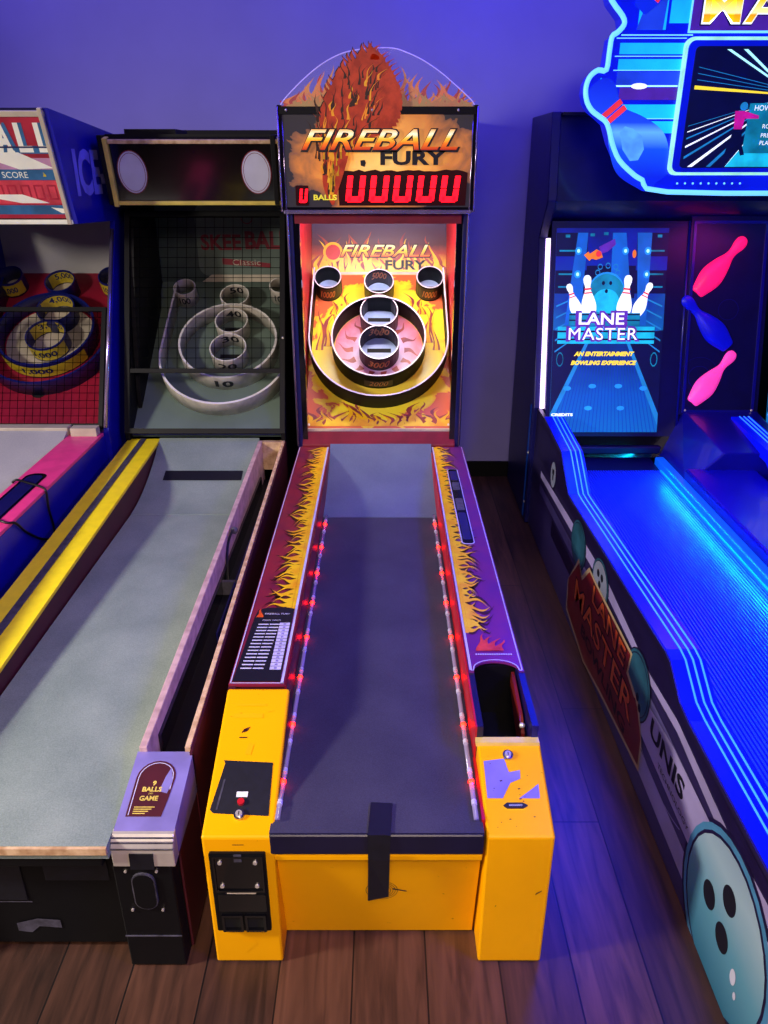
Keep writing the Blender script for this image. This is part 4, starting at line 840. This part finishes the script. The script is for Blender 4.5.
# centre panel with three pins
b=MB(); b.prism(SC,[(1.36,.08),(1.72,.08),(1.72,.95),(1.36,.95)],-.03,.0,'lm_navy'); b.frame(SC,1.37,.09,1.70,.93,.012,0,.006,'console_blue')
b.strip(SC,circ(1.44,.25,.05,24),.002,.001,'console_blue',True); b.strip(SC,circ(1.55,.55,.045,24),.002,.001,'console_blue',True); b.strip(SC,circ(1.44,.25,.09,24),.0015,.001,'console_blue',True)
for x in (1.385,1.69): b.sphere(tuple(SC(x,.10,.004)),.006,'chrome',6)
pp=b.build('pin_panel',M3)
def pinpart(a,c,r,h,m):
    q=sub(SC,a,c,r,h); b=MB(); L=len(PIN); NS=7
    vs=[];
    for (x,y) in PIN:
        for k in range(NS+1):
            t=PI*k/NS; vs.append(q(x*math.cos(t),y,.001+x*math.sin(t)*h*.45))
    fs=[[i*(NS+1)+k,i*(NS+1)+k+1,(i+1)*(NS+1)+k+1,(i+1)*(NS+1)+k] for i in range(L-1) for k in range(NS)]
    b.add(vs,fs,m,True); return b.build('glowing_pin',pp)
pinpart(1.402,.622,-.70,.31,'pin_pink'); pinpart(1.562,.385,.78,.31,'pin_blue'); pinpart(1.415,.135,-.66,.29,'pin_rose')
b=MB(); b.tube([SC(1.352,-.01,.0),SC(1.352,.93,.0)],.005,'console_blue',6); b.build('edge_trim',M3)
# header sign
HD=F((0,3.2,0),(1,0,0),(0,0,1))
left=[(.985,1.59),(.945,1.612),(.888,1.659),(.855,1.715),(.828,1.781),(.795,1.806),(.768,1.824),(.747,1.85),(.737,1.882),(.738,1.912),(.750,1.938),(.775,1.955),(.804,1.956),(.808,2.01),(.812,2.058),(.830,2.072),(.850,2.095),(.843,2.12),(.80,2.165),(.785,2.2),(.80,2.28),(.90,2.34),(1.10,2.36)]
xc=1.45
pts=left+[(2*xc-x,z) for x,z in left[::-1]]
pts=[(x,z) for x,z in pts]; pts=pts+[(2*xc-1.087,1.548),(1.087,1.548)]
b=MB(); b.prism(HD,pts[::-1],-.10,0,'hd_blue')
b.rect(HD,.84,1.93,1.06,2.055,.001,'hd_blue')
for z0,z1,m in ((1.955,1.99,'hd_cyan'),(2.005,2.04,'hd_cyan'),(1.905,1.95,'hd_mid'),(1.86,1.90,'hd_violet'),(1.80,1.845,'hd_cyan'),(1.75,1.79,'hd_cyan')):
    b.rect(HD,.845 if z0>1.9 else .86,z0,1.075,z1,.0015,m)
for z in (1.953,1.997,1.797,2.053): b.rect(HD,.83,z,1.08,z+.003,.002,'hd_edge')
b.rect(HD,.84,1.902,1.07,1.907,.0022,'sc_pale'); b.disc(HD,.93,1.904,.03,.0024,'sc_white',.010,14)
b.rect(HD,.90,2.08,1.0,2.24,.0015,'hd_cyan'); b.poly(HD,[(.895,2.08),(.99,2.08),(1.0,2.24),(.95,2.24)],.002,'hd_mid'); b.rect(HD,1.01,2.10,1.09,2.2,.0015,'hd_cyan'); b.rect(HD,.845,2.062,1.10,2.066,.002,'hd_edge')
hq0=sub(HD,1.045,1.585,.70,.43); hq=lambda a,c,d=0: hq0(a*1.45,c,d)
b.poly(hq,PINPOLY,.0032,'hd_pin'); 
for bb_ in (.66,.72): b.rect(hq,-.068,bb_,.068,bb_+.045,.0045,'sc_red')
b.poly(hq,[(-.07,.30),(-.03,.26),(.03,.30),(.06,.40),(.04,.50),(.01,.56),(-.03,.55),(-.07,.42)],.0038,'hd_shine')
hq2=sub(HD,.95,2.12,1.0,.3); b.poly(sub(HD,.90,2.14,-.6,.28),PINPOLY,.0036,'hd_pin'); b.rect(sub(HD,.90,2.14,-.6,.28),-.14,.18,.14,.23,.0045,'sc_red')
b.prism(HD,[(1.08,2.07),(1.92,2.07),(1.92,2.30),(1.08,2.30)],.001,.006,'hd_edge'); b.prism(HD,[(1.085,2.077),(1.915,2.077),(1.915,2.295),(1.085,2.295)],.006,.008,'hd_violet')
b.rect(HD,1.09,2.085,1.91,2.29,.0085,'hd_violet'); b.text(HD,'MASTER',1.50,2.150,.120,'sc_navy',w=.77,c=.009,bold=.045,space=1.08); b.text(HD,'MASTER',1.50,2.150,.112,'sc_white',w=.76,c=.010,bold=.03,space=1.08); b.text(HD,'MASTER',1.50,2.150,.10,'hd_letter',w=.75,c=.0112,bold=.01,space=1.08)
for i in range(9): b.disc(HD,1.12+i*.03,1.578,.004,.002,'hd_edge',None,8)
b.strip(HD,smooth([(.79,1.93),(.765,1.89),(.78,1.85),(.84,1.80)],5),.003,.0024,'hd_cyan'); b.strip(HD,smooth([(.89,1.72),(.93,1.65),(1.0,1.60)],5),.003,.0024,'hd_cyan')
hs=b.build('header_sign',M3)
b=MB(); b.tube([HD(x,z,.004) for x,z in smooth(pts,3,True)],.009,'hd_edge',8,closed=True); b.build('neon_outline',hs)
MO=F((1.118,3.2,1.632),(1,0,0),(0,0,1))
b=MB(); b.prism(MO,rrect(-.045,-.025,.70,.425,.03),.001,.02,'hd_lime'); b.prism(MO,rrect(-.034,-.015,.69,.414,.025),.02,.024,'hd_blue'); b.prism(MO,rrect(-.008,0,.665,.395,.015),.024,.03,'sc_navy')
# picture on the monitor: bowling alley in perspective
W,H=.66,.39
vp=(.36,.24)
for i,(x,w) in enumerate([(-.5,.02),(-.36,.02),(-.25,.022),(-.15,.02),(-.06,.018),(.02,.018),(.09,.016),(.16,.014),(.22,.012)]):
    def cl(px,py):
        t=0
        if px<.002: t=( .002-px)/(vp[0]-px)
        return (px+(vp[0]-px)*t, py+(vp[1]-py)*t)
    p=cl(x,.004); p2=cl(x+w,.004); b.poly(MO,[p,p2,(vp[0]-.03,vp[1]-.008),(vp[0]-.033,vp[1]-.008)],.0306+.0001*i,'sc_white' if i%2 else 'sc_beam')
b.poly(MO,[(.16,.004),(.5,.004),(.40,.235),(.34,.235)],.032,'sc_cyan')
b.poly(MO,[(.004,.26),(.004,.272),(.36,.244),(.36,.240)],.0325,'sc_yellow')
for a,c in ((.13,.385),(.19,.385)): b.poly(MO,[(a-.03,c),(a-.015,c),(.34,.262),(.335,.258)],.0325,'sc_pale')
for k in range(3): b.strip(MO,[(.01,.33-.02*k),(.33,.262-.006*k)],.002,.0322,'sc_beam')
b.frame(MO,.27,.27,.34,.34,.004,.032,.0326,'sc_pale')
b.prism(MO,[(.155,.03),(.50,.03),(.50,.21),(.155,.21)],.0328,.033,'sc_teal') if False else b.rect(MO,.215,.05,.5,.215,.0332,'sc_teal')
b.text(MO,'HOW TO PLAY',.235,.20,.018,'sc_white',w=.16,c=.0336,align='L'); 
for i,(t,z) in enumerate((('ROLL THE BALL',.14),('PRESS TO',.11),('PLAY',.085))): b.text(MO,t,.275,z,.014,'sc_white',c=.0336,align='L')
# player figure symbol
b.disc(MO,.195,.205,.014,.0338,'sc_beam'); b.poly(MO,[(.165,.19),(.20,.19),(.255,.175),(.255,.165),(.205,.165),(.20,.13),(.17,.13)],.0338,'magenta'); b.poly(MO,[(.17,.13),(.20,.13),(.21,.08),(.225,.045),(.21,.042),(.19,.09),(.165,.045),(.15,.05)],.0338,'sc_navy')
b.build('header_monitor',hs)
b=MB(); b.box(1.1,1.8,3.28,3.62,1.6,1.75,'lm_black'); b.build('header_bracket',M3)

# ------------------------------------------------------------------ lights
def area(name,loc,target,size,energy,c,sy=None,spread=None):
    l=bpy.data.lights.new(name,'AREA'); l.size=size; l.energy=energy; l.color=lin(c)[:3]
    if sy: l.shape='RECTANGLE'; l.size_y=sy
    if spread: l.spread=spread
    o=bpy.data.objects.new(name,l); col.objects.link(o); o.location=loc
    d=Vector(target)-Vector(loc); o.rotation_euler=d.to_track_quat('-Z','Y').to_euler(); return o
area('key_lamp',(-3.1,.4,2.08),(-.6,1.6,.4),.35,56,'#fff4e4',spread=1.9)
area('front_lamp',(.0,-.9,2.8),(-.2,1.3,.2),.9,24,'#ffe4cc',spread=1.6)
area('wall_wash',(-1.7,3.2,3.1),(-1.3,4.15,2.1),1.0,15,'#9484f4')
area('wall_blue',(.5,3.1,3.15),(.5,4.15,1.9),1.2,26,'#4030ff')
area('lane_spill',(1.05,2.95,1.52),(1.0,1.9,.4),.5,20,'#0828ff',.3,spread=2.2)  # added blue light, stands in for header and LED spill on the lane
area('lane_spill',(1.0,.9,2.6),(1.0,1.4,.4),.4,14,'#0c20ff',spread=.7)  # second added blue light for the lane, no fixture hangs here
area('curb_lamp',(1.232,1.85,.45),(1.14,1.85,.39),2.6,7.5,'#08c0ff',.012)
area('violet_spill',(1.7,.2,2.4),(.35,1.7,.3),.5,11,'#4010ff',spread=1.3)  # added violet light, stands in for spill from the bowling machine
area('target_lamp',(CC,3.36,1.465),(CC,3.72,.85),.55,7.5,'#fff0f0',.05)
area('console_glow',(1.5,3.3,1.45),(1.4,3.35,.6),.3,.8,'#ff30c0')
w=bpy.data.worlds.new('room_air'); bpy.context.scene.world=w; w.use_nodes=True
w.node_tree.nodes['Background'].inputs[0].default_value=(.20,.12,.60,1); w.node_tree.nodes['Background'].inputs[1].default_value=.10

# ------------------------------------------------------------------ camera
cam=bpy.data.cameras.new('camera'); co=bpy.data.objects.new('camera',cam); col.objects.link(co)
co.location=(0,0,1.65); co.rotation_euler=(math.radians(90-24.4),0,0)
cam.sensor_fit='HORIZONTAL'; cam.sensor_width=36; cam.lens=770/768*36; cam.clip_start=.05
S=bpy.context.scene; S.camera=co
S.view_settings.view_transform='Standard'; S.view_settings.look='None'; S.view_settings.gamma=1; S.view_settings.use_curve_mapping=False
S.view_settings.exposure=0
for o in bpy.data.objects:
    if '_o' in o: del o['_o']
